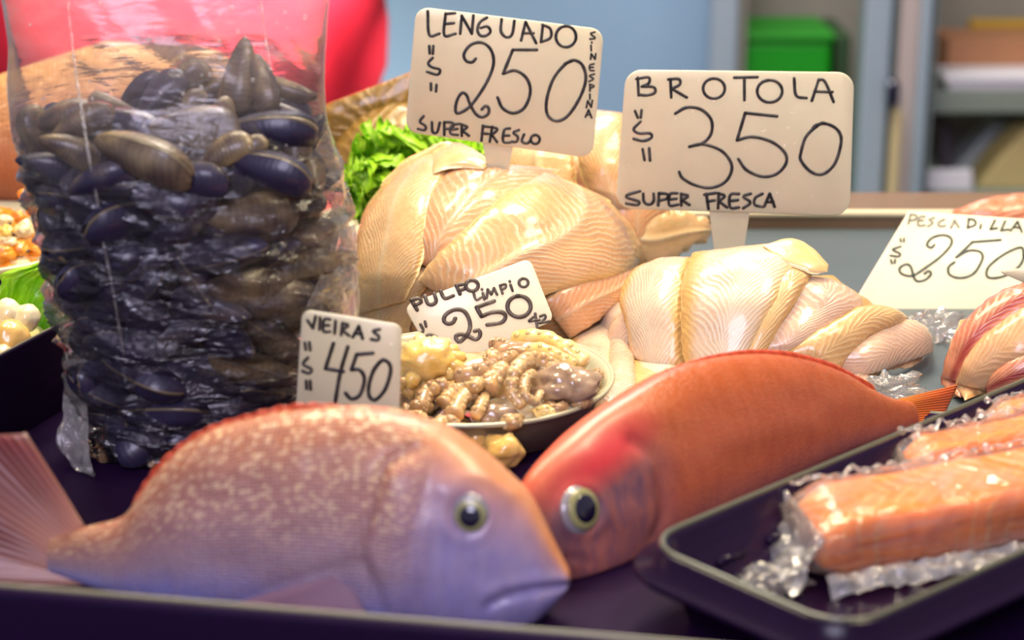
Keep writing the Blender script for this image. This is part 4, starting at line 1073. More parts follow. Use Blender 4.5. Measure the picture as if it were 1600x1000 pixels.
# mussels one can tell apart at the top of the bag: px, py, length px, angle, roll, kind, depth offset, label
MUS = [
 (370, 118, 108, -102, 20, 1, .006, 'dark mussel standing upright at the very top of the heap'),
 (410, 135, 92, -78, 60, 1, .000, 'narrow dark mussel standing edge on next to the tallest mussel'),
 (452, 140, 78, 165, -30, 0, .010, 'brownish mussel lying against the bag wall beside the upright pair'),
 (290, 130, 80, 30, 20, 0, .004, 'tan backed mussel at the crest of the heap, left of the upright pair'),
 (252, 155, 95, 48, -20, 0, .000, 'slanted blue black mussel leaning below the crest of the heap'),
 (178, 165, 70, 160, 10, 0, .004, 'small grey mussel with tan band near the shoulder of the heap'),
 (322, 150, 80, 10, 30, 0, .014, 'dark mussel wedged behind the tan backed crest mussel'),
 (300, 172, 62, 60, 10, 0, .002, 'small tan mussel below the crest between darker shells'),
 (225, 140, 70, 25, 30, 0, .014, 'black mussel half hidden behind the slanted blue black one'),
 (302, 208, 130, -4, -10, 0, -.008, 'large mussel with olive gold back lying across the middle of the heap'),
 (205, 200, 95, -28, 0, 0, -.006, 'smooth grey blue mussel below the small banded mussel'),
 (100, 188, 90, 8, 0, 0, -.002, 'pale edged grey mussel near the bag seam'),
 (130, 200, 100, 22, 40, 1, -.008, 'tan streaked mussel crossing the long bag seam'),
 (108, 238, 88, -25, 15, 0, -.010, 'silvery mussel just under the tan streaked one at the seam'),
 (225, 250, 150, -24, 62, 1, -.014, 'long dark mussel showing its pale seam, sloping across the heap'),
 (350, 245, 90, 30, -20, 0, -.010, 'blue mussel with brown flank under the olive gold one'),
 (358, 185, 62, 105, 10, 0, -.002, 'ribbed pale mussel end on, above the open black one'),
 (430, 205, 115, -6, 60, 2, -.008, 'open black mussel showing its dark gap near the bag edge'),
 (455, 180, 70, 165, 0, 0, .004, 'rounded grey mussel pressed to the bag edge over the open one'),
 (390, 240, 60, 40, 0, 0, -.012, 'tan knobbly mussel tucked below the open black one'),
 (470, 240, 80, 80, 20, 0, -.004, 'olive mussel pressed upright against the bag side'),
 (60, 212, 85, 100, 20, 0, .002, 'dark mussel standing upright at the bag edge over the orange meats'),
 (70, 262, 80, -15, 15, 1, -.004, 'dark mussel at the bag edge beneath the upright one'),
 (420, 270, 125, -20, 55, 1, -.012, 'thin dark mussel edge on, sloping below the open one'),
 (300, 285, 105, -8, 30, 0, -.012, 'blue black mussel under the long seam showing one'),
 (160, 285, 100, 12, 40, 0, -.014, 'dark mussel behind the seam below the silvery one'),
]
for (px, py, Lpx, ang, roll, kd, dy, lab) in MUS:
    cx, z, rx, ry = bag_ring(py)
    x0 = at_y(px, py, BY).x
    s = math.sqrt(max(0.05, 1 - min(abs(x0 - cx) / rx, 1.0) ** 2))
    y = BY - (ry - 0.012) * s * smooth01(90, 260, py) * 0.9 + dy
    p = at_y(px, py, y)
    size = Lpx / FPX * (p - EYE).dot(FWD) / 0.040
    put_mussel(kd, p, ang, roll, RND.uniform(-12, 12), size * 1.18, lab, 'mussels on top of the heap in the bag', .60 if ('tan' in lab or 'olive' in lab or 'brown' in lab or 'pale' in lab) else (.34 if 'grey' in lab or 'silver' in lab else .16))
# dark shells that fill the heap behind those
rg = random.Random(5)
tp = [(40, 215), (90, 190), (150, 168), (215, 138), (280, 128), (330, 138), (400, 130), (450, 150), (495, 190)]
for k in range(34):
    px = rg.uniform(55, 485); top_ = np.interp(px, [q[0] for q in tp], [q[1] for q in tp]); py = rg.uniform(top_ + 22, 275)
    cx, z, rx, ry = bag_ring(py)
    p = at_y(px, py, BY + rg.uniform(.006, .018))
    p.x = max(cx - rx * .8, min(cx + rx * .8, p.x))
    put_mussel(rg.choice((0, 1)), p, rg.uniform(0, 360), rg.uniform(-50, 50), rg.uniform(-20, 20), rg.uniform(.85, 1.15), 'black mussel filling the heap behind the shells at its front', 'mussels filling the back of the heap', rg.uniform(0, .25))
# the packed mass under them
cnt = 0; placed = []
rg = random.Random(21)
for layer, (f, dens) in enumerate(((0.75, 1.0), (0.44, 0.9), (0.12, .8))):
    zt = at_y(300, 225 - 30 * layer, BY).z; z = 0.018
    while z < zt:
        py = project((0, BY, z))[1]
        cx, _, rx, ry = bag_ring(min(py, 836))
        a, b = rx * f, ry * f
        n = max(3, int(math.pi * (a + b) / 0.0225 * dens))
        ph = rg.uniform(0, 6.28)
        for k in range(n):
            th = ph + 2 * math.pi * k / n
            if math.sin(th) > 0.75 and layer == 0: continue
            x = cx + a * math.cos(th) + rg.uniform(-.002, .002); y = BY + b * math.sin(th) + rg.uniform(-.002, .002)
            zz = z + rg.uniform(-.003, .003)
            if cnt < 250:
                cnt += 1
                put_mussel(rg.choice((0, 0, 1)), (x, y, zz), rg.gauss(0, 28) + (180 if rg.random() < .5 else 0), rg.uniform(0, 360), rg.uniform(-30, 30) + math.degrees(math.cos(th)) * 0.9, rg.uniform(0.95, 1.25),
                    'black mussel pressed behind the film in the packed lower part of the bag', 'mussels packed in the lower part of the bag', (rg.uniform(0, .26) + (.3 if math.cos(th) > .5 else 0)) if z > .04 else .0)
        z += 0.0155
# ------------------------------------------------------------------ fillets draped over their heaps
class Mound:
    def __init__(s, cx, cy, a, b, c, z0=0.0): s.c = Vector((cx, cy, z0)); s.r = (a, b, c)
    def hit(s, px, py, off=0.0, zmin=0.001):
        d = ray(px, py); a, b, c = (k + off for k in s.r)
        o = EYE - s.c
        O = Vector((o.x / a, o.y / b, o.z / c)); D = Vector((d.x / a, d.y / b, d.z / c))
        A, B, C = D.dot(D), O.dot(D), O.dot(O) - 1
        disc = B * B - A * C
        t = (-B - math.sqrt(disc)) / A if disc > 0 else -B / A
        p = EYE + d * t
        zt = zmin + max(off, 0) * 0.3
        if p.z < zt: p = EYE + d * ((zt - CAMZ) / d.z)
        return p
def drape_mesh(L, Rr, mound, off, th, nu=52, nv=30, wob=2.5, seed=0.0, under=0.003, taper=0.35, zmin=0.001, midlift=0.0, off1=None):
    A = curve_n(L, nu); B = curve_n(Rr, nu)
    base = []
    for i in range(nu):
        row = []
        u = i / (nu - 1)
        for j in range(nv):
            v = j / (nv - 1)
            p = A[i] * (1 - v) + B[i] * v
            e = abs(2 * v - 1) ** 3
            p = p + np.array([nz(i * 0.33, v * 4, seed) * wob * e, nz(i * 0.33, v * 4, seed + 9) * wob * e])
            oo = off if off1 is None else off * (1 - u) + off1 * u
            row.append(mound.hit(p[0], p[1], oo, zmin))
        base.append(row)
    # relax depth so folds stay smooth
    for _ in range(3):
        nb = [[q.copy() for q in r] for r in base]
        for i in range(1, nu - 1):
            for j in range(1, nv - 1):
                avg = (base[i - 1][j] + base[i + 1][j] + base[i][j - 1] + base[i][j + 1]) / 4
                dr = (base[i][j] - EYE).normalized()
                nb[i][j] = base[i][j] + dr * (avg - base[i][j]).dot(dr) * 0.7
        base = nb
    top, bot, uvs = [], [], []
    Lc = 0.0
    for i in range(nu):
        u = i / (nu - 1)
        if i: Lc += (base[i][nv // 2] - base[i - 1][nv // 2]).length
        tr, br = [], []
        for j in range(nv):
            v = j / (nv - 1)
            du = base[min(i + 1, nu - 1)][j] - base[max(i - 1, 0)][j]; dv = base[i][min(j + 1, nv - 1)] - base[i][max(j - 1, 0)]
            n = du.cross(dv)
            n = n.normalized() if n.length > 1e-12 else Vector((0, 0, 1))
            p = base[i][j]
            if n.dot(EYE - p) < 0: n = -n
            if n.z < 0: n = (n + Vector((0, 0, -n.z))).normalized()
            w = 2 * v - 1
            pv = (1 - w * w) ** 0.42; pu = min(1.0, (math.sin(math.pi * min(max(u, .004), .996)) / math.sin(math.pi * taper * 0.5)) ** 0.6) if taper else 1.0
            k = th * pv * pu * (1 + 0.22 * nz(p.x * 60 + seed, p.y * 60, p.z * 60)) - midlift * math.exp(-(w / 0.10) ** 2) * pu
            a1, a2 = p + n * k, p - n * under * pv * pu; a1.z = max(a1.z, zmin + .0004); a2.z = max(a2.z, zmin)
            tr.append(a1); br.append(a2); uvs.append((Lc + seed * 0.37, w))
        top.append(tr); bot.append(br)
    rows, uv2 = [], []
    for i in range(nu):
        rows.append(top[i] + bot[i][::-1]); ru = uvs[i * nv:(i + 1) * nv]; uv2 += ru + ru[::-1]
    mb = MB(); mb.grid(rows, wrap_v=True, uvs=uv2)
    for i in (0, nu - 1):
        k = i * 2 * nv
        for j in range(nv - 1):
            mb.f.append((k + j, k + j + 1, k + 2 * nv - 2 - j, k + 2 * nv - 1 - j)); mb.mi.append(0)
    return mb
_seed = [0.0]
def fillet(label, L, Rr, mound, off, th, mat, group, name='fish_fillet', cat='fish fillet', parent=None, **kw):
    _seed[0] += 1.7
    o = drape_mesh(L, Rr, mound, off, th, seed=_seed[0], **kw).build(name, M[mat], parent)
    if parent is None: tag(o, label, cat, group)
    return o

MA = Mound(-0.014, 1.095, 0.083, 0.085, 0.088)
GA = 'sole fillets in the front heap'
fillet('broad fillet at the bottom of the front sole heap, seen at its lower edge', [(640, 300), (575, 380), (556, 470), (570, 530)], [(940, 330), (985, 400), (975, 480), (900, 540)], MA, -0.004, .004, 'sole', GA, nu=60, nv=50)
fillet('thin sole fillet slipping down beside the scallop sign under the heap', [(640, 400), (580, 440), (560, 500), (575, 545)], [(680, 430), (655, 470), (640, 520), (640, 560)], MA, 0.002, .005, 'sole_side', GA)
fA = fillet('pale sole fillet on the heap beside the lettuce, its top end folded over', [(690, 222), (622, 258), (575, 325), (556, 400), (556, 492)], [(722, 250), (690, 285), (672, 345), (664, 400), (634, 470)], MA, 0.008, .006, 'sole_side', GA)
fillet('', [(674, 228), (700, 221), (736, 232), (770, 254)], [(676, 272), (700, 264), (728, 262), (756, 264)], MA, 0.0125, .0032, 'fold', GA, name='folded_end', parent=fA, wob=1.0, nu=36, nv=22, taper=0.9)
fillet('narrow sole fillet between the folded one and the widest one', [(765, 258), (700, 268), (664, 308), (645, 360), (650, 410)], [(880, 266), (845, 300), (795, 345), (745, 390), (700, 430)], MA, 0.005, .007, 'sole_pink', GA, midlift=0.0012)
fillet('widest sole fillet spread over the top of the front heap, showing its midline ridge', [(852, 268), (778, 312), (722, 362), (672, 410), (652, 440)], [(952, 312), (1000, 385), (978, 428), (880, 452), (760, 500)], MA, 0.011, .007, 'sole', GA, nu=64, nv=44, midlift=-0.0014)
fillet('lower sole fillet tucked under the widest one beside the leaning PULPO sign', [(985, 415), (930, 432), (880, 445), (845, 470)], [(1002, 420), (985, 460), (935, 500), (890, 530)], MA, 0.008, .006, 'sole_pink', GA, midlift=-0.001)

MBk = Mound(0.055, 1.205, 0.085, 0.062, 0.098)
GB = 'sole fillets in the heap at the back'
fillet('bottom fillet of the back sole heap under the others', [(800, 240), (800, 300), (830, 340), (880, 400)], [(985, 230), (1010, 290), (1040, 350), (1010, 410)], MBk, -0.004, .004, 'sole', GB, nu=44, nv=44)
fillet('sole fillet with pale midline showing under the hanging drop of the LENGUADO sign', [(800, 225), (792, 262), (805, 300), (850, 330)], [(895, 232), (900, 268), (905, 300), (930, 340)], MBk, 0.004, .006, 'sole_side', GB, midlift=-0.0015)
fillet('curled sole fillet rising between the LENGUADO and BROTOLA signs', [(925, 172), (905, 215), (905, 265), (930, 320)], [(975, 178), (985, 222), (985, 275), (1000, 345)], MBk, 0.012, .008, 'sole', GB)
fillet('sole fillet with wide ribs right under the BROTOLA sign', [(975, 262), (950, 300), (955, 345), (990, 400)], [(1055, 300), (1050, 335), (1030, 360), (1015, 412)], MBk, 0.010, .006, 'sole_pink', GB)
fillet('pale tail end of a sole fillet reaching out from behind the BROTOLA stem', [(985, 335), (1040, 328), (1085, 336), (1112, 350)], [(985, 410), (1025, 418), (1065, 396), (1110, 370)], MBk, 0.012, .005, 'sole_side', GB, wob=11, midlift=-0.001)

MC = Mound(0.140, 1.055, 0.088, 0.088, 0.060)
GC = 'hake fillets in the middle heap'
fillet('bottom fillet of the silvery middle heap lying on the steel', [(985, 440), (950, 500), (960, 580), (1000, 640)], [(1300, 430), (1380, 490), (1390, 550), (1340, 610)], MC, -0.004, .004, 'brotola', GC, nu=50, nv=50, zmin=.0056)
fillet('pale fillet end squeezed between octopus plate and silvery heap', [(960, 470), (915, 505), (890, 535), (905, 575)], [(990, 480), (975, 520), (965, 570), (960, 620)], MC, 0.000, .006, 'brotola', GC, zmin=.0056)
fP = fillet('pink edged fillet with a blood spot beside the octopus plate', [(978, 482), (952, 525), (948, 580), (925, 640)], [(1000, 485), (992, 530), (994, 590), (1000, 640)], MC, 0.005, .006, 'brotola_pink', GC, zmin=.0056)
drape_mesh([(980, 478), (974, 498)], [(994, 476), (990, 502)], MC, 0.0115, .002, nu=16, nv=12, wob=1.0).build('blood_spot', M['blood'], fP)
fillet('silvery fillet with yellow belly edge, first of the middle heap from the octopus', [(1045, 402), (992, 425), (970, 470), (984, 525), (990, 610)], [(1078, 402), (1072, 450), (1068, 505), (1070, 560), (1085, 620)], MC, 0.010, .007, 'brotola', GC)
fC = fillet('broad silver skinned fillet on top of the middle heap, its yellow edge curling', [(1082, 395), (1066, 440), (1064, 500), (1068, 560), (1090, 620)], [(1232, 378), (1262, 412), (1228, 470), (1196, 522), (1170, 590)], MC, 0.015, .008, 'brotola', GC, nu=60, nv=40)
fillet('', [(1190, 383), (1235, 373), (1268, 387), (1295, 414)], [(1222, 410), (1248, 420), (1270, 428), (1293, 425)], MC, 0.0205, .0026, 'fold', GC, name='folded_end', parent=fC, wob=1.0, nu=36, nv=22, taper=0.9)
fillet('', [(1228, 405), (1200, 460), (1176, 515), (1146, 585)], [(1272, 424), (1244, 470), (1214, 518), (1180, 580)], MC, 0.0172, .0042, 'brotola_yellow', GC, name='belly_edge', parent=fC, wob=2, nu=36, nv=14)
fillet('silvery ribbed fillet lying behind the curled one, towards the cream card', [(1250, 432), (1222, 480), (1190, 530), (1172, 570)], [(1300, 436), (1348, 478), (1300, 512), (1240, 560)], MC, 0.011, .007, 'brotola_pink', GC)
fillet('amber belly strip lying across the silvery fillets', [(1420, 495), (1350, 478), (1290, 508), (1215, 555)], [(1405, 512), (1362, 524), (1325, 556), (1290, 600)], MC, 0.014, .008, 'brotola_yellow', GC)
fillet('rolled pink tail end at the edge of the middle heap, over the steel tray', [(1300, 560), (1350, 524), (1405, 500), (1450, 520)], [(1335, 605), (1380, 580), (1425, 572), (1452, 552)], MC, 0.013, .010, 'brotola_pink', GC)
fillet('stubby fillet end under the rolled tail beside crumpled film', [(1290, 580), (1330, 572), (1365, 575)], [(1300, 640), (1340, 630), (1368, 618)], MC, 0.002, .006, 'brotola_pink', GC)

MD = Mound(0.285, 1.005, 0.062, 0.065, 0.057)
GD = 'whiting fillets behind the salmon tray'
fillet('bottom fillet of the blood streaked heap behind the salmon tray', [(1500, 500), (1480, 560), (1490, 620)], [(1720, 470), (1740, 540), (1730, 610)], MD, -0.003, .004, 'pescadilla', GD)
fillet('pink fillet with hollow curl at the back of the blood streaked heap', [(1602, 440), (1535, 478), (1490, 535), (1470, 600)], [(1680, 470), (1600, 510), (1545, 560), (1500, 622)], MD, 0.008, .008, 'pescadilla_red', GD)
fillet('yellowish fillet in front of the pink curled one, tip over the snapper tail', [(1680, 455), (1590, 488), (1530, 535), (1492, 600)], [(1700, 520), (1640, 560), (1580, 592), (1508, 626)], MD, 0.014, .010, 'pescadilla', GD)
fillet('dark red streaked fillet along the rim of the salmon tray', [(1700, 500), (1640, 528), (1580, 560), (1535, 592)], [(1720, 560), (1660, 590), (1600, 605), (1545, 622)], MD, 0.019, .006, 'pescadilla_red', GD)
MS = Mound(0.335, 1.255, 0.085, 0.03, 0.032)
fillet('orange pink fillet at the back, behind the cream PESCADILLA card', [(1488, 330), (1550, 312), (1620, 305), (1700, 308)], [(1490, 346), (1550, 352), (1620, 356), (1700, 356)], MS, 0.004, .008, 'salmon_dark', 'single fillets')

# golden ribbed fillet on its plate, left of the lettuce
MG = Mound(-0.068, 1.245, 0.062, 0.035, 0.088)
fillet('golden brown ribbed fillet standing behind the curly lettuce', [(505, 165), (500, 215), (505, 250), (520, 275)], [(648, 110), (668, 150), (668, 200), (660, 260)], MG, 0.004, .006, 'smoked', 'single fillets', nu=50, nv=44, wob=4)
t = thing('steel_plate', 'steel plate edge under the golden brown fillet', 'plate', (-0.075, 1.245, 0))
def plate(t, c, r, h, m, rim=0.0016, lip=0.012):
    rows = []
    for rr, z in ((r - lip - .012, 0.0), (r - lip, 0.001), (r - 0.004, h - .003), (r, h - 0.0005), (r + 0.0006, h + .0004), (r - 0.0008, h + 0.0008), (r - 0.003, h - .0005), (r - 0.0055, h - .003), (r - lip - .001, 0.0028), (r - lip - .012, 0.002)):
        rows.append([Vector((c[0] + rr * math.cos(2 * math.pi * k / 72), c[1] + rr * math.sin(2 * math.pi * k / 72), c[2] + z)) for k in range(72)])
    mb = MB().grid(rows, wrap_v=True, cap=True); mb.build('dish', m, t)
    P = [Vector((c[0] + r * math.cos(2 * math.pi * k / 72), c[1] + r * math.sin(2 * math.pi * k / 72), c[2] + h)) for k in range(73)]
    MB().tube(P, rim, 8, cap=False).build('rim', m, t)
plate(t, (-0.068, 1.235, 0.0), 0.072, 0.014, M['steel'])

# ------------------------------------------------------------------ lettuce
def leaf(name, base, tip, side, up, Wd, ruff, m, parent=None, nu=60, nv=96, seed=0.0, curl=0.3, freq=9.0):
    base, tip = Vector(base), Vector(tip); ax = tip - base; L = ax.length; ax.normalize()
    side = Vector(side); side = (side - ax * side.dot(ax)).normalized(); n = Vector(up); n = side.cross(ax).normalized() if n.dot(side.cross(ax)) > 0 else -side.cross(ax).normalized()
    fr, bk, uvs = [], [], []
    for i in range(nu):
        u = i / (nu - 1); f, b = [], []
        for j in range(nv):
            v = -1 + 2 * j / (nv - 1)
            ww = Wd * (0.25 + 0.75 * math.sin(min(1.0, u * 1.15) * math.pi * 0.5)) * (1 - 0.55 * max(0, u - 0.7) / 0.3 * 1.0)
            edge = max(abs(v) ** 2.2, u ** 3)
            w1 = math.sin(freq * (v * 1.7 + u * 0.6) + 5 * nz(v * 2, u * 2, seed)) * ruff * edge
            w2 = fbm((v * 3.2 + seed, u * 3.2, seed), 3) * ruff * 1.0 * (0.35 + edge)
            w3 = fbm((v * 9 + seed, u * 9, seed + 5), 2) * ruff * 0.75 * edge + 0.45 * ruff * edge * edge * math.sin(38 * v + 7 * nz(v * 5, seed))
            p = base + ax * (u * L * (1 - 0.10 * v * v)) + side * (v * ww + 0.35 * ruff * edge * math.cos(freq * 1.3 * v * 2 + 3 * u))
            p += n * (w1 + w2 + w3 - curl * L * u * u + 0.15 * Wd * v * v)
            p += ax * (0.5 * ruff * edge * nz(v * 6 + seed, u * 6, 2))
            f.append(p + n * .0002); b.append(p - n * .0002); uvs.append((max(u, abs(v)) * .98, v))
        fr.append(f); bk.append(b)
    rows, uv2 = [], []
    for i in range(nu):
        rows.append(fr[i] + bk[i][::-1]); ru = uvs[i * nv:(i + 1) * nv]; uv2 += ru + ru[::-1]
    return MB().grid(rows, wrap_v=True, uvs=uv2).build(name, m, parent)
t = thing('lettuce', 'bright green curly lettuce between the golden fillet and the sole heap', 'lettuce', (-0.08, 1.17, 0.0))
LY = 1.185
def P(px, py, dy=0.0): return at_y(px, py, LY + dy)
for k, (b0, t0, wd, rf, cu, dy) in enumerate((
    ((640, 330), (580, 205), .030, .0085, .10, -.010), ((630, 330), (552, 262), .026, .0080, .05, -.022), ((650, 330), (640, 200), .030, .0085, .05, .000),
    ((640, 350), (570, 290), .024, .0070, .15, -.030), ((690, 320), (700, 212), .030, .0075, .0, .012), ((720, 330), (752, 225), .026, .0070, .0, .016))):
    b = P(*b0, dy + .01); e_ = P(*t0, dy - .004)
    leaf('leaf', b, e_, (1, 0.15, 0.1), (0, -1, .3), wd, rf, M['lettuce'], t, seed=k * 3.3, curl=cu, freq=10 + k)
MB().ball((-0.066, 1.195, 0.022), (.03, .018, .022)).build('heart', M['lettuce'], t)
o = leaf('lettuce_leaf', at_y(10, 575, .945), at_y(114, 412, .960), (1, 0.2, 0.62), (-.3, -1, .6), .027, .0040, M['lettuce'], None, seed=11, curl=-0.08, freq=7)
tag(o, 'single green lettuce leaf rising from the scallop tray beside the bag', 'lettuce leaf')

# ------------------------------------------------------------------ octopus plate
OC = Vector((-0.021, 0.905, 0.0046))
t = thing('octopus_plate', 'round steel plate heaped with octopus pieces', 'plate', OC)
plate(t, OC, 0.0715, 0.0225, M['steel'], 0.0013)
rows = []
for q in range(14):
    rr = 0.0645 * math.sin(math.pi / 2 * q / 13) + 0.0002
    rows.append([Vector((OC.x + rr * math.cos(a), OC.y + rr * math.sin(a), 0.0205 + 0.0028 * fbm((rr * 60 * math.cos(a), rr * 60 * math.sin(a), 1), 2) * (1 - (rr / .066) ** 6))) for a in [2 * math.pi * k / 60 for k in range(60)]])
o = MB().grid(rows, wrap_v=True, cap=True).build('juice', M['octo_juice'])
tag(o, 'cloudy grey juice pooled in the octopus plate', 'juice', kind='stuff')
def tentacle(label, pts, r0, r1, m='octo', suck=True, zoff=0.0):
    """arm curled along pixel points (px, py, height above the table)"""
    C = catmull([tuple(at_z(px, py, z)) for px, py, z in pts], 10)
    n = max(18, int(len(C)))
    C = [Vector(c) for c in resample([tuple(c) for c in C], n)]
    rad = [(r0 + (r1 - r0) * i / (n - 1)) * (1 + 0.30 * nz(i * 0.45, r0 * 999, pts[0][0] * .1)) * (0.75 if i in (0, n - 1) else 1) for i in range(n)]
    mb = MB(); mb.tube(C, rad, 14)
    if suck:
        step = 0; acc = 0
        for i in range(1, n - 1):
            acc += (C[i] - C[i - 1]).length
            if acc > rad[i] * 0.9:
                acc = 0; step += 1
                tt = (C[i + 1] - C[i - 1]).normalized(); toc = (EYE - C[i]); toc = (toc - tt * toc.dot(tt)).normalized(); sd = tt.cross(toc)
                for s in (-1, 1):
                    d = (toc * 0.72 + sd * s * 0.62 + tt * 0.2 * s).normalized()
                    mb.ball(C[i] + d * rad[i] * (0.84 + .06 * nz(i * 3.1, s)), rad[i] * (0.36 + .08 * nz(i * 1.7, s + 3)), None, 10, 7)
    o = mb.build('octopus_piece', M[m]); return tag(o, label, 'octopus piece', 'octopus pieces on the plate')
Zb = .030
tentacle('fat curled octopus arm with suckers at the middle of the plate', [(880, 610, .034), (858, 572, .042), (828, 562, .046), (806, 580, .044), (800, 612, .036), (818, 636, .030)], .0052, .0030, 'octo')
tentacle('coiled sucker ring of an octopus arm under the fat curled arm', [(835, 585, .044), (822, 592, .044), (820, 615, .040), (835, 628, .036), (846, 612, .038)], .0028, .0018, 'octo')
tentacle('orange tan octopus stump left of the fat curled arm', [(760, 610, .032), (772, 590, .036), (792, 572, .040)], .0056, .0042, 'octo')
tentacle('long tan octopus arm lying across under the leaning sign', [(712, 590, .036), (740, 585, .038), (772, 575, .038), (805, 555, .038)], .0052, .0038, 'octo_brown')
tentacle('short tapering octopus arm near the front rim of the plate', [(692, 632, .028), (712, 610, .032), (732, 608, .032), (748, 628, .027)], .0042, .0030, 'octo')
tentacle('knuckled octopus arm tip standing at the front rim', [(708, 650, .026), (722, 622, .031), (740, 615, .031)], .0048, .0032, 'octo')
tentacle('pale octopus tip beside the knuckled arm at the front', [(742, 652, .025), (752, 632, .029), (757, 620, .029)], .0036, .0028, 'octo')
tentacle('small brown octopus arm at the edge beside the scallop sign', [(632, 616, .029), (655, 604, .031), (690, 596, .033)], .0042, .0034, 'octo')
tentacle('pale octopus arm half sunk in juice near the scallop sign', [(630, 645, .026), (655, 640, .027), (668, 612, .031), (700, 600, .034)], .0040, .0046, 'octo_brown')
tentacle('tan octopus tip at the front below the glossy hood', [(835, 650, .026), (850, 642, .028), (868, 648, .026)], .0036, .0028, 'octo_yellow')
tentacle('ridged yellow octopus arm along the back rim of the plate', [(805, 535, .038), (840, 530, .042), (880, 545, .040), (915, 570, .034)], .0056, .0046, 'octo_yellow')
tentacle('second ridged yellow arm below the one on the back rim', [(825, 548, .043), (860, 552, .044), (898, 572, .038)], .0042, .0036, 'octo_yellow')
tentacle('yellow octopus stump at the rim beside the hake fillets', [(890, 612, .030), (908, 605, .031), (930, 598, .031)], .0056, .0050, 'octo_yellow')
rg = random.Random(31)
for (px, py, z) in ((650, 655, .026), (676, 660, .0255), (700, 664, .025), (800, 655, .026), (868, 632, .027), (905, 625, .027), (925, 585, .029), (780, 545, .037), (760, 560, .039), (735, 600, .034), (690, 610, .031), (640, 600, .033), (660, 640, .027)):
    a0 = rg.uniform(0, 6.28); da = rg.choice((-1, 1)) * rg.uniform(.5, .9); r_ = rg.uniform(9, 14)
    pts_ = [(px + r_ * math.cos(a0 + da * q), py + 0.5 * r_ * math.sin(a0 + da * q), z + .002 * math.sin(q)) for q in range(5)]
    tentacle('small curled octopus tip tucked among the larger pieces on the plate', pts_, rg.uniform(.0030, .0042), rg.uniform(.0018, .0026), rg.choice(('octo', 'octo_brown', 'octo')))
def blob(name, label, cat, group, c, r, m, rot=0.0, sq=0.25, fr=60, seed=0, parent=None, lobes=0):
    mb = MB(); Mx = Matrix.Rotation(rot, 3, 'Z')
    def fn(d):
        k = 1 + sq * fbm((d.x * 1.3 + seed, d.y * 1.3, d.z * 1.3), 3)
        if lobes: k *= 1 + 0.16 * math.sin(lobes * math.atan2(d.y, d.x))
        return k
    mb.ball(c, r, Mx, 36, 22, fn=fn)
    o = mb.build(name, M[m], parent)
    if parent is None: tag(o, label, cat, group)
    return o
blob('octopus_piece', 'glossy grey octopus hood bulging at the middle of the plate', 'octopus piece', 'octopus pieces on the plate', at_z(880, 600, .036), (.0165, .0120, .0095), 'octo_grey', -.25, .26, seed=1)
blob('octopus_piece', 'brown wrinkled octopus hood under the ridged yellow arms', 'octopus piece', 'octopus pieces on the plate', at_z(815, 555, .034), (.0190, .0120, .0080), 'octo_brown', .2, .22, seed=5)
blob('octopus_piece', 'small wet grey octopus piece at the front rim of the plate', 'octopus piece', 'octopus pieces on the plate', at_z(775, 650, .022), (.0110, .0070, .0060), 'octo_grey', .1, .2, seed=9)
blob('octopus_piece', 'wet grey octopus piece in juice beside the scallop sign', 'octopus piece', 'octopus pieces on the plate', at_z(650, 628, .023), (.0120, .0100, .0060), 'octo_grey', .1, .22, seed=13)
blob('octopus_piece', 'tan octopus body filling the centre under the curled arms', 'octopus piece', 'octopus pieces on the plate', at_z(760, 590, .022), (.0330, .0260, .0120), 'octo', .1, .2, seed=17)
# yellow squid crown: body with a ring of stubby arms
t = thing('baby_squid', 'pale yellow baby squid with frilled arms beside the scallop sign', 'squid', at_z(670, 570, .03))
c = at_z(668, 562, .042)
MB().ball(c, (.0150, .0130, .0115), None, 32, 20, fn=lambda d: 1 + .10 * math.sin(9 * math.atan2(d.z, d.x)) * abs(d.x) + .12 * fbm((d.x * 2, d.y * 2, d.z * 2), 2)).build('body', M['octo_yellow'], t)
for k, (px, py, dz, r) in enumerate(((712, 548, .046, .0036), (722, 560, .043, .0036), (718, 574, .040, .0034), (706, 588, .036, .0036), (688, 592, .034, .0036), (664, 600, .032, .0040), (640, 600, .034, .0044), (700, 538, .048, .0034), (680, 534, .050, .0034), (655, 530, .050, .0036), (632, 545, .046, .0040))):
    e_ = at_z(px, py, dz); mb = MB(); mb.tube([c + (e_ - c) * 0.35, c + (e_ - c) * 0.75 + Vector((0, 0, .001)), e_, e_ + (e_ - c) * 0.06 - Vector((0, 0, .0015))], [r * 1.1, r, r * .95, r * .5], 12)
    mb.build('arm', M['octo_yellow'], t)
# shelled scallops below the plate, behind the porgy's head
G = 'yellow scallops under the octopus plate'
for k, (px, py, r, lab, m) in enumerate(((785, 705, .0085, 'plump yellow scallop showing between porgy head and octopus plate', 'scallop_yellow'), (752, 690, .0080, 'amber scallop right below the octopus plate rim', 'scallop_yellow'), (720, 690, .0080, 'orange scallop mostly hidden behind the porgy back', 'meat_orange'))):
    c = at_z(px, py, .010 + .0045); blob('scallop', lab, 'scallop', G, c, (r * 1.15, r * .9, r * 1.0), m, .3 * k, .22, seed=20 + k)

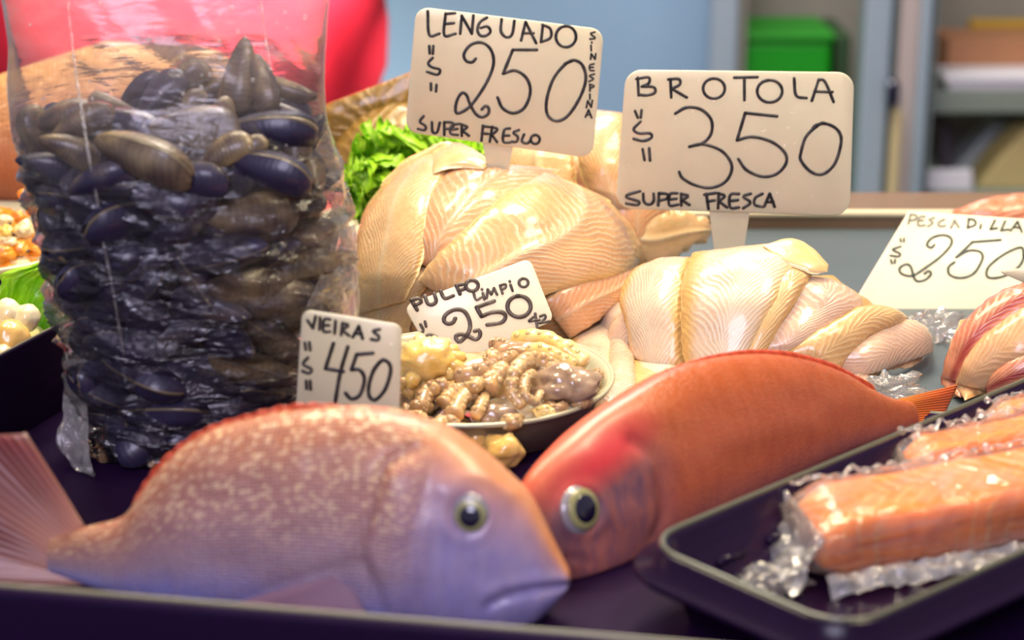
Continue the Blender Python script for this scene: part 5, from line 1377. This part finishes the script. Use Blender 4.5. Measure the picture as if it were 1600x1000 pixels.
# ------------------------------------------------------------------ wrapped salmon
GS = 'film wrapped salmon pieces'
def salmon_pack(label, corners, z0, h, seed, nx=60, ny=26, slack=0.004):
    """block of salmon between four ground pixels (near-left, near-right, far-right, far-left), wrapped in film"""
    a, b, c, d = [at_z(px, py, z0) for px, py in corners]
    t = thing('salmon_pack', label, 'salmon pack', (a + b + c + d) / 4, GS)
    def shell(grow, hh, amp, fr, rnd):
        rows, uvs = [], []
        for i in range(nx):
            u = i / (nx - 1)
            row = []
            uu = -grow + u * (1 + 2 * grow)
            p0 = a * (1 - uu) + b * uu; p1 = d * (1 - uu) + c * uu
            m = ny * 2
            for j in range(m):
                th = 2 * math.pi * j / m
                s, cc = math.sin(th), math.cos(th)
                v = 0.5 - (0.5 + grow) * math.copysign(abs(cc) ** rnd, cc)
                zz = 0.5 * hh + 0.5 * hh * math.copysign(abs(s) ** rnd, s)
                eu = min(1.0, 9 * min(u, 1 - u) + 0.25) ** 0.5
                zz = hh * 0.45 + (zz - hh * 0.45) * eu
                v = 0.5 + (v - 0.5) * (0.9 + 0.1 * eu)
                p = p0 * (1 - v) + p1 * v; p.z = z0 + zz * (1 + 0.10 * nz(u * 2 + seed, v * 2, 1))
                k = amp * fbm((p.x * fr + seed, p.y * fr * 1.6, p.z * fr), 3)
                p = p + Vector((0, -cc * .4, s)).normalized() * k
                p.z = max(p.z, z0 - 0.0002)
                row.append(p); uvs.append((u * (b - a).length, -1 + 2 * v))
            rows.append(row)
        return MB().grid(rows, wrap_v=True, uvs=uvs, cap=True)
    shell(0.0, h, 0.0010, 40, 0.45).build('salmon', M['salmon'], t)
    shell(0.035, h + 0.0022, 0.0016, 90, 0.5).build('film', M['wrap'], t)
    # crumpled film gathered at the near end and along the top edge
    al = (b - a).normalized(); ac = (d - a).normalized()
    for k in range(7):
        f = k / 6
        p = a * (1 - f) + d * f; q = p - al * (0.009 + 0.005 * nz(k, seed)) + Vector((0, 0, -0.002))
    sheet('film_end', M['film_white'], [a - al * .001 + Vector((0, 0, h * .75)), d - al * .001 + Vector((0, 0, h * .9)), d - al * .014 + Vector((0, 0, .004)), a - al * .017 - ac * .006 + Vector((0, 0, .0015))], t, 26, 34, 0.0028, 150, seed=seed)
    sheet('film_skirt', M['film_white'], [a + Vector((0, 0, .006)) - ac * .001, b + Vector((0, 0, .006)) - ac * .001, b - ac * .010 + Vector((0, 0, .0012)), a - ac * .010 + Vector((0, 0, .0012))], t, 16, 110, 0.0036, 120, seed=seed + 2)
    path, rads = [], []
    for k in range(90):
        f = k / 89
        p = d * (1 - f) + c * f + Vector((0, 0, h * 0.96)) + Vector((0, .004 * nz(k * .31, seed), .002 + .003 * nz(k * .37, seed + 4)))
        path.append(p); rads.append(max(.0004, .0010 + .0026 * nz(k * .55, seed + 8)))
    MB().tube(path, rads, 9).build('film_crumple', M['film'], t)
    return t
salmon_pack('nearest pack of orange salmon wrapped in film in the black tray', [(1288, 920), (1800, 828), (1770, 752), (1230, 856)], .009, .029, 2.0)
salmon_pack('second film wrapped salmon pack, just behind the nearest one', [(1420, 808), (1800, 738), (1780, 690), (1398, 772)], .009, .029, 5.0)
salmon_pack('third salmon pack at the far corner of the black tray', [(1560, 738), (1800, 696), (1800, 650), (1532, 718)], .009, .028, 8.0)
# crumpled clear film on the trays
def scrap(label, px, py, z, r, seed):
    c = at_z(px, py, z)
    o = MB().ball(c, r, None, 40, 26, fn=lambda d: 1 + 0.75 * fbm((d.x * 2.6 + seed, d.y * 2.6, d.z * 2.6), 4)).build('film_scrap', M['film'])
    return tag(o, label, 'plastic film', 'scraps of clear film')
scrap('crumpled clear film in the near corner of the salmon tray', 1205, 905, .012, (.011, .008, .006), 1.0)
scrap('crumpled clear film at the foot of the cream card', 1462, 512, .008, (.017, .008, .008), 4.0)
scrap('crumpled clear film between the snapper tail and the hake fillets', 1392, 612, .008, (.016, .009, .008), 7.0)

# ------------------------------------------------------------------ left edge: mussel meats, scallops, brown fish
t = thing('steel_plate', 'steel plate of orange mussel meats beside the mussel bag', 'plate', (-.345, 1.16, .008))
plate(t, (-.345, 1.16, 0.008), 0.085, 0.020, M['steel'])
o = MB().box((-.46, 1.055, 0.0004), (-.235, 1.27, .0076)).build('serving_board', M['cream'], None, False, .002)
tag(o, 'cream board under the plate of mussel meats', 'board')
GM = 'cooked mussel meats on the steel plate'
MEAT = [(42, 305, 11, 'meat_orange', 'orange mussel meat at the top of the pile by the bag'), (48, 300, 7, 'meat_cream', 'cream meat tip on top of the orange one by the bag'),
 (28, 338, 11, 'meat_orange', 'round orange meat below the cream tipped one'), (8, 345, 10, 'meat_cream', 'small cream meat at the picture edge beside the round orange one'), (50, 330, 8, 'meat_orange', 'amber meat pressed against the bag near the pile top'),
 (38, 360, 17, 'meat_cream', 'large pale cream meat in the middle of the pile'), (8, 362, 13, 'meat_yellow', 'bright yellow meat left of the large cream one'), (10, 377, 12, 'meat_cream', 'pale meat below the bright yellow one'),
 (8, 396, 16, 'meat_orange', 'big deep orange meat low on the pile'), (32, 388, 14, 'meat_orange', 'orange meat with dark edge under the large cream one'), (54, 392, 11, 'meat_orange', 'red orange meat beside the bag low on the pile'),
 (30, 414, 15, 'meat_cream', 'olive cream folded meat at the plate rim'), (52, 416, 10, 'meat_orange', 'small orange meat right of the folded one at the rim'), (68, 420, 12, 'meat_yellow', 'yellowish meat at the rim against the bag'), (12, 418, 10, 'meat_orange', 'orange meat at the rim by the picture edge'),
 (-25, 380, 18, 'meat_cream', 'cream meat just at the picture edge behind the deep orange one'), (75, 380, 16, 'meat_orange', 'orange meat seen through the bag corner'), (72, 345, 16, 'meat_yellow', 'yellow meat behind the bag corner')]
Mm = Mound(-.345, 1.16, .078, .078, .060, .012)
for k, (px, py, r, m, lab) in enumerate(MEAT):
    c = Mm.hit(px, py, 0.0, .02); s = r / FPX * (c - EYE).length
    o = blob('mussel_meat', lab, 'mussel meat', GM, c, (s * 1.25, s * .9, s * .85), m, .9 * k, .3, seed=30 + k)
    if k % 3 == 0: blob('mantle_edge', '', '', '', c + Vector((s * .9, -s * .5, -s * .2)), (s * .45, s * .2, s * .22), 'meat_black', .5 * k, .3, seed=60 + k, parent=o)
o = MB().ball((-.352, 1.165, .018), (.050, .050, .030), None, 60, 40, fn=lambda d: 1 + .16 * fbm((d.x * 5, d.y * 5, d.z * 5), 3)).build('mussel_meat_pile', M['meat_orange'])
tag(o, 'mass of orange mussel meats at the heart of the pile on its plate', 'mussel meat', kind='stuff')
GW = 'white scallops in the black tray'
for k, (px, py, r, m, lab) in enumerate(((10, 490, 24, 'scallop', 'translucent white scallop at the back of the black tray by the picture edge'), (42, 497, 22, 'scallop', 'white scallop standing beside the lettuce leaf'), (18, 530, 32, 'scallop_yellow', 'big yellowish scallop in front of the white ones'), (5, 560, 22, 'scallop', 'pale scallop at the near rim of the black tray'), (-30, 520, 30, 'scallop', 'pale scallop at the picture edge left of the big yellowish one'))):
    c = at_y(px, py, .925 - .03 * (k > 1) - .015 * (k == 3)); s = r / FPX * (c - EYE).length
    blob('scallop', lab, 'scallop', GW, c, (s * 1.0, s * .85, s * .95), m, .7 * k, .14, seed=80 + k)
o = MB().ball((-.266, .925, .024), (.030, .052, .020), None, 30, 16, fn=lambda d: 1 + .12 * fbm((d.x * 4, d.y * 4, d.z * 4), 3)).build('scallop_bed', M['scallop'])
tag(o, 'pale mass of scallop meat filling the bottom of the black tray', 'scallop meat', kind='stuff')
# big brown fish behind the bag
def lofted_fish(F, L, Hh, Wd, m, n=70, mm=48):
    rows, uvs = [], []
    for i in range(n):
        u = 0.01 + 0.985 * (0.5 - 0.5 * math.cos(math.pi * i / (n - 1)))
        h = Hh * np.interp(u, [0, .06, .14, .35, .6, .8, .93, 1], [.16, .17, .2, .62, 1, .92, .55, .05]); w = Wd * np.interp(u, [0, .1, .35, .6, .85, 1], [.08, .14, .6, 1, .85, .06])
        row = []
        for j in range(mm):
            ph = 2 * math.pi * j / mm; row.append(F.p3((u - .5) * L, Hh + h * math.sin(ph) * 1.0, w * math.cos(ph))); uvs.append((u, .5 + .5 * math.sin(ph)))
        rows.append(row)
    return MB().grid(rows, wrap_v=True, uvs=uvs, cap=True)
F3 = Frame((-.305, 1.262, 0.0012), R(8), R(2))
t = thing('brown_fish', 'large reddish brown fish behind the mussel bag and the mussel meats', 'fish', (-.305, 1.262, 0))
lofted_fish(F3, .34, .066, .03, None).build('body', M['brownfish'], t)
cE = F3.p3(.128, .085, .019); Mx = Matrix((F3.ex, F3.ey, F3.n)).transposed()
MB().ball(cE, (.008, .008, .005), Mx).build('eye', M['eye_white'], t)
mb = MB(); pts = [F3.p3(-.165, .066, 0), F3.p3(-.22, .105, 0), F3.p3(-.205, .066, 0), F3.p3(-.22, .03, 0)]
mb.add([p + F3.n * .001 for p in pts] + [p - F3.n * .001 for p in pts], [(0, 1, 2, 3), (7, 6, 5, 4), (0, 4, 5, 1), (1, 5, 6, 2), (2, 6, 7, 3), (3, 7, 4, 0)]); mb.build('tail_fin', M['brownfish'], t)
# ------------------------------------------------------------------ stallholder in a crimson shirt, mostly out of frame
PX, PY = -0.345, 2.02
def skinned(name, chains, m, parent=None, sub=2):
    bm = bmesh.new(); vl = []; rad = []
    idx = {}
    for ch in chains:
        prev = None
        for (p, r) in ch:
            key = tuple(round(c, 4) for c in p)
            if key not in idx:
                idx[key] = bm.verts.new(p); rad.append((idx[key], r))
            v = idx[key]
            if prev is not None and bm.edges.get((prev, v)) is None: bm.edges.new((prev, v))
            prev = v
    bm.verts.index_update(); R_ = {v.index: r for v, r in rad}
    me = bpy.data.meshes.new(name); bm.to_mesh(me); bm.free()
    o = bpy.data.objects.new(name, me); COL.objects.link(o)
    sk = o.modifiers.new('skin', 'SKIN'); sk.use_smooth_shade = True
    if not me.skin_vertices: me.skin_vertices.new()
    for i, d in enumerate(me.skin_vertices[0].data):
        r = R_[i]; d.radius = r if isinstance(r, tuple) else (r, r); d.use_root = (i == 0)
    sb = o.modifiers.new('sub', 'SUBSURF'); sb.levels = sb.render_levels = sub
    dg = bpy.context.evaluated_depsgraph_get(); m2 = bpy.data.meshes.new_from_object(o.evaluated_get(dg))
    o.modifiers.clear(); o.data = m2; m2.materials.clear(); m2.materials.append(m)
    for p in m2.polygons: p.use_smooth = True
    if parent is not None: set_parent(o, parent)
    return o
t = thing('person', 'person in a crimson shirt standing behind the counter', 'person', (PX, PY, FL))
def q(x, y, z): return (PX + x, PY + y, FL + z)
pel = (q(0, 0, .98), .13)
ch = [[pel, (q(0, -.01, 1.14), .135), (q(0, -.01, 1.30), .15), (q(0, 0, 1.44), .10), (q(0, 0, 1.50), .055), (q(0, -.02, 1.57), .055), (q(0, -.03, 1.64), .095), (q(0, -.02, 1.72), .085)]]
for s in (-1, 1):
    ch.append([pel, (q(.10 * s, 0, .90), .10), (q(.11 * s, -.01, .70), .078), (q(.11 * s, -.02, .50), .060), (q(.11 * s, .0, .30), .052), (q(.11 * s, .02, .09), .038), (q(.115 * s, -.05, .035), .032), (q(.12 * s, -.14, .025), .025)])
    hand = q(.26 * s, -.20, 1.10)
    ch.append([(q(0, 0, 1.44), .10), (q(.17 * s, .0, 1.41), .062), (q(.22 * s, .03, 1.26), .046), (q(.25 * s, .03, 1.13), .038), (q(.26 * s, -.10, 1.11), .032), (q(.26 * s, -.17, 1.10), .024), (hand, .026)])
    for k, (dx, L) in enumerate(((-.03, .062), (-.01, .075), (.01, .072), (.03, .058))):
        hx = hand[0] + dx * .8; hy = hand[1]
        ch.append([(hand, .026), ((hx, hy - .035, hand[2] + .004), .010), ((hx + dx * .2, hy - .035 - L * .5, hand[2] - .006), .009), ((hx + dx * .2, hy - .03 - L * .85, hand[2] - .028), .008)])
    ch.append([(hand, .026), ((hand[0] - .035 * s, hand[1] - .01, hand[2] - .008), .011), ((hand[0] - .05 * s, hand[1] - .04, hand[2] - .018), .009)])
skinned('body', ch, M['skin'], t)
def ring_loft(name, rings, m, parent, seg=40):
    rows = []
    for (cx, cy, z, rx, ry) in rings:
        rows.append([Vector((PX + cx + rx * math.copysign(abs(math.cos(a)) ** .85, math.cos(a)), PY + cy + ry * math.copysign(abs(math.sin(a)) ** .85, math.sin(a)), FL + z)) * 1.0 + Vector((.004 * nz(a * 2, z * 9), .006 * nz(a * 3, z * 9, 4), 0)) for a in [2 * math.pi * k / seg for k in range(seg)]])
    return MB().grid(rows, wrap_v=True).build(name, m, parent)
ring_loft('shirt', [(0, 0, .79, .160, .125), (0, 0, .82, .188, .145), (0, 0, .88, .212, .165), (0, -.01, .93, .216, .172), (0, -.01, 1.0, .205, .168), (0, -.01, 1.12, .20, .165), (0, -.01, 1.28, .215, .165), (0, 0, 1.40, .205, .13), (0, 0, 1.47, .12, .09), (0, 0, 1.50, .075, .072)], M['shirt'], t)
for s in (-1, 1):
    rows = []
    for f, rr in ((0, .082), (.3, .078), (.7, .07), (1.0, .068)):
        p = Vector(q(.15 * s, .0, 1.42)).lerp(Vector(q(.235 * s, .03, 1.22)), f)
        ax = (Vector(q(.235 * s, .03, 1.22)) - Vector(q(.15 * s, .0, 1.42))).normalized(); u_ = ax.cross(Vector((0, 1, 0))).normalized(); v_ = ax.cross(u_)
        rows.append([p + u_ * rr * math.cos(2 * math.pi * k / 24) + v_ * rr * math.sin(2 * math.pi * k / 24) for k in range(24)])
    MB().grid(rows, wrap_v=True).build('sleeve', M['shirt'], t)
    tr = []
    for (x, y, z, r) in ((.085, 0, .90, .108), (.10, -.01, .72, .092), (.11, -.01, .50, .075), (.11, .0, .28, .068), (.11, .01, .07, .062)):
        tr.append((x * s, y, z, r, r * 1.05))
    ring_loft('trouser_leg', tr, M['trousers'], t, 28)
MB().ball(q(0, .012, 1.71), (.098, .108, .095), None, 24, 16).build('hair', M['hair'], t)
for s in (-1, 1):
    MB().ball(q(.034 * s, -.112, 1.66), .011).build('eye', M['eye_white'], t)
    MB().ball(q(.092 * s, -.02, 1.645), (.012, .022, .034)).build('ear', M['skin'], t)
MB().ball(q(0, -.128, 1.635), (.014, .022, .024)).build('nose', M['skin'], t)
MB().ball(q(0, -.112, 1.592), (.026, .012, .008)).build('mouth', plain('lips', lin(170, 90, 84), .5), t)

# ------------------------------------------------------------------ give every single-mesh thing an origin at its own base
for o in list(SC.objects):
    if o.type == 'MESH' and o.parent is None and o.data.users == 1 and o.location.length == 0:
        co = np.empty(len(o.data.vertices) * 3); o.data.vertices.foreach_get('co', co); co = co.reshape(-1, 3)
        c = Vector(((co[:, 0].min() + co[:, 0].max()) / 2, (co[:, 1].min() + co[:, 1].max()) / 2, co[:, 2].min()))
        o.data.transform(Matrix.Translation(-c)); o.location = c
        for ch_ in o.children: ch_.matrix_parent_inverse = Matrix.Translation(-c)
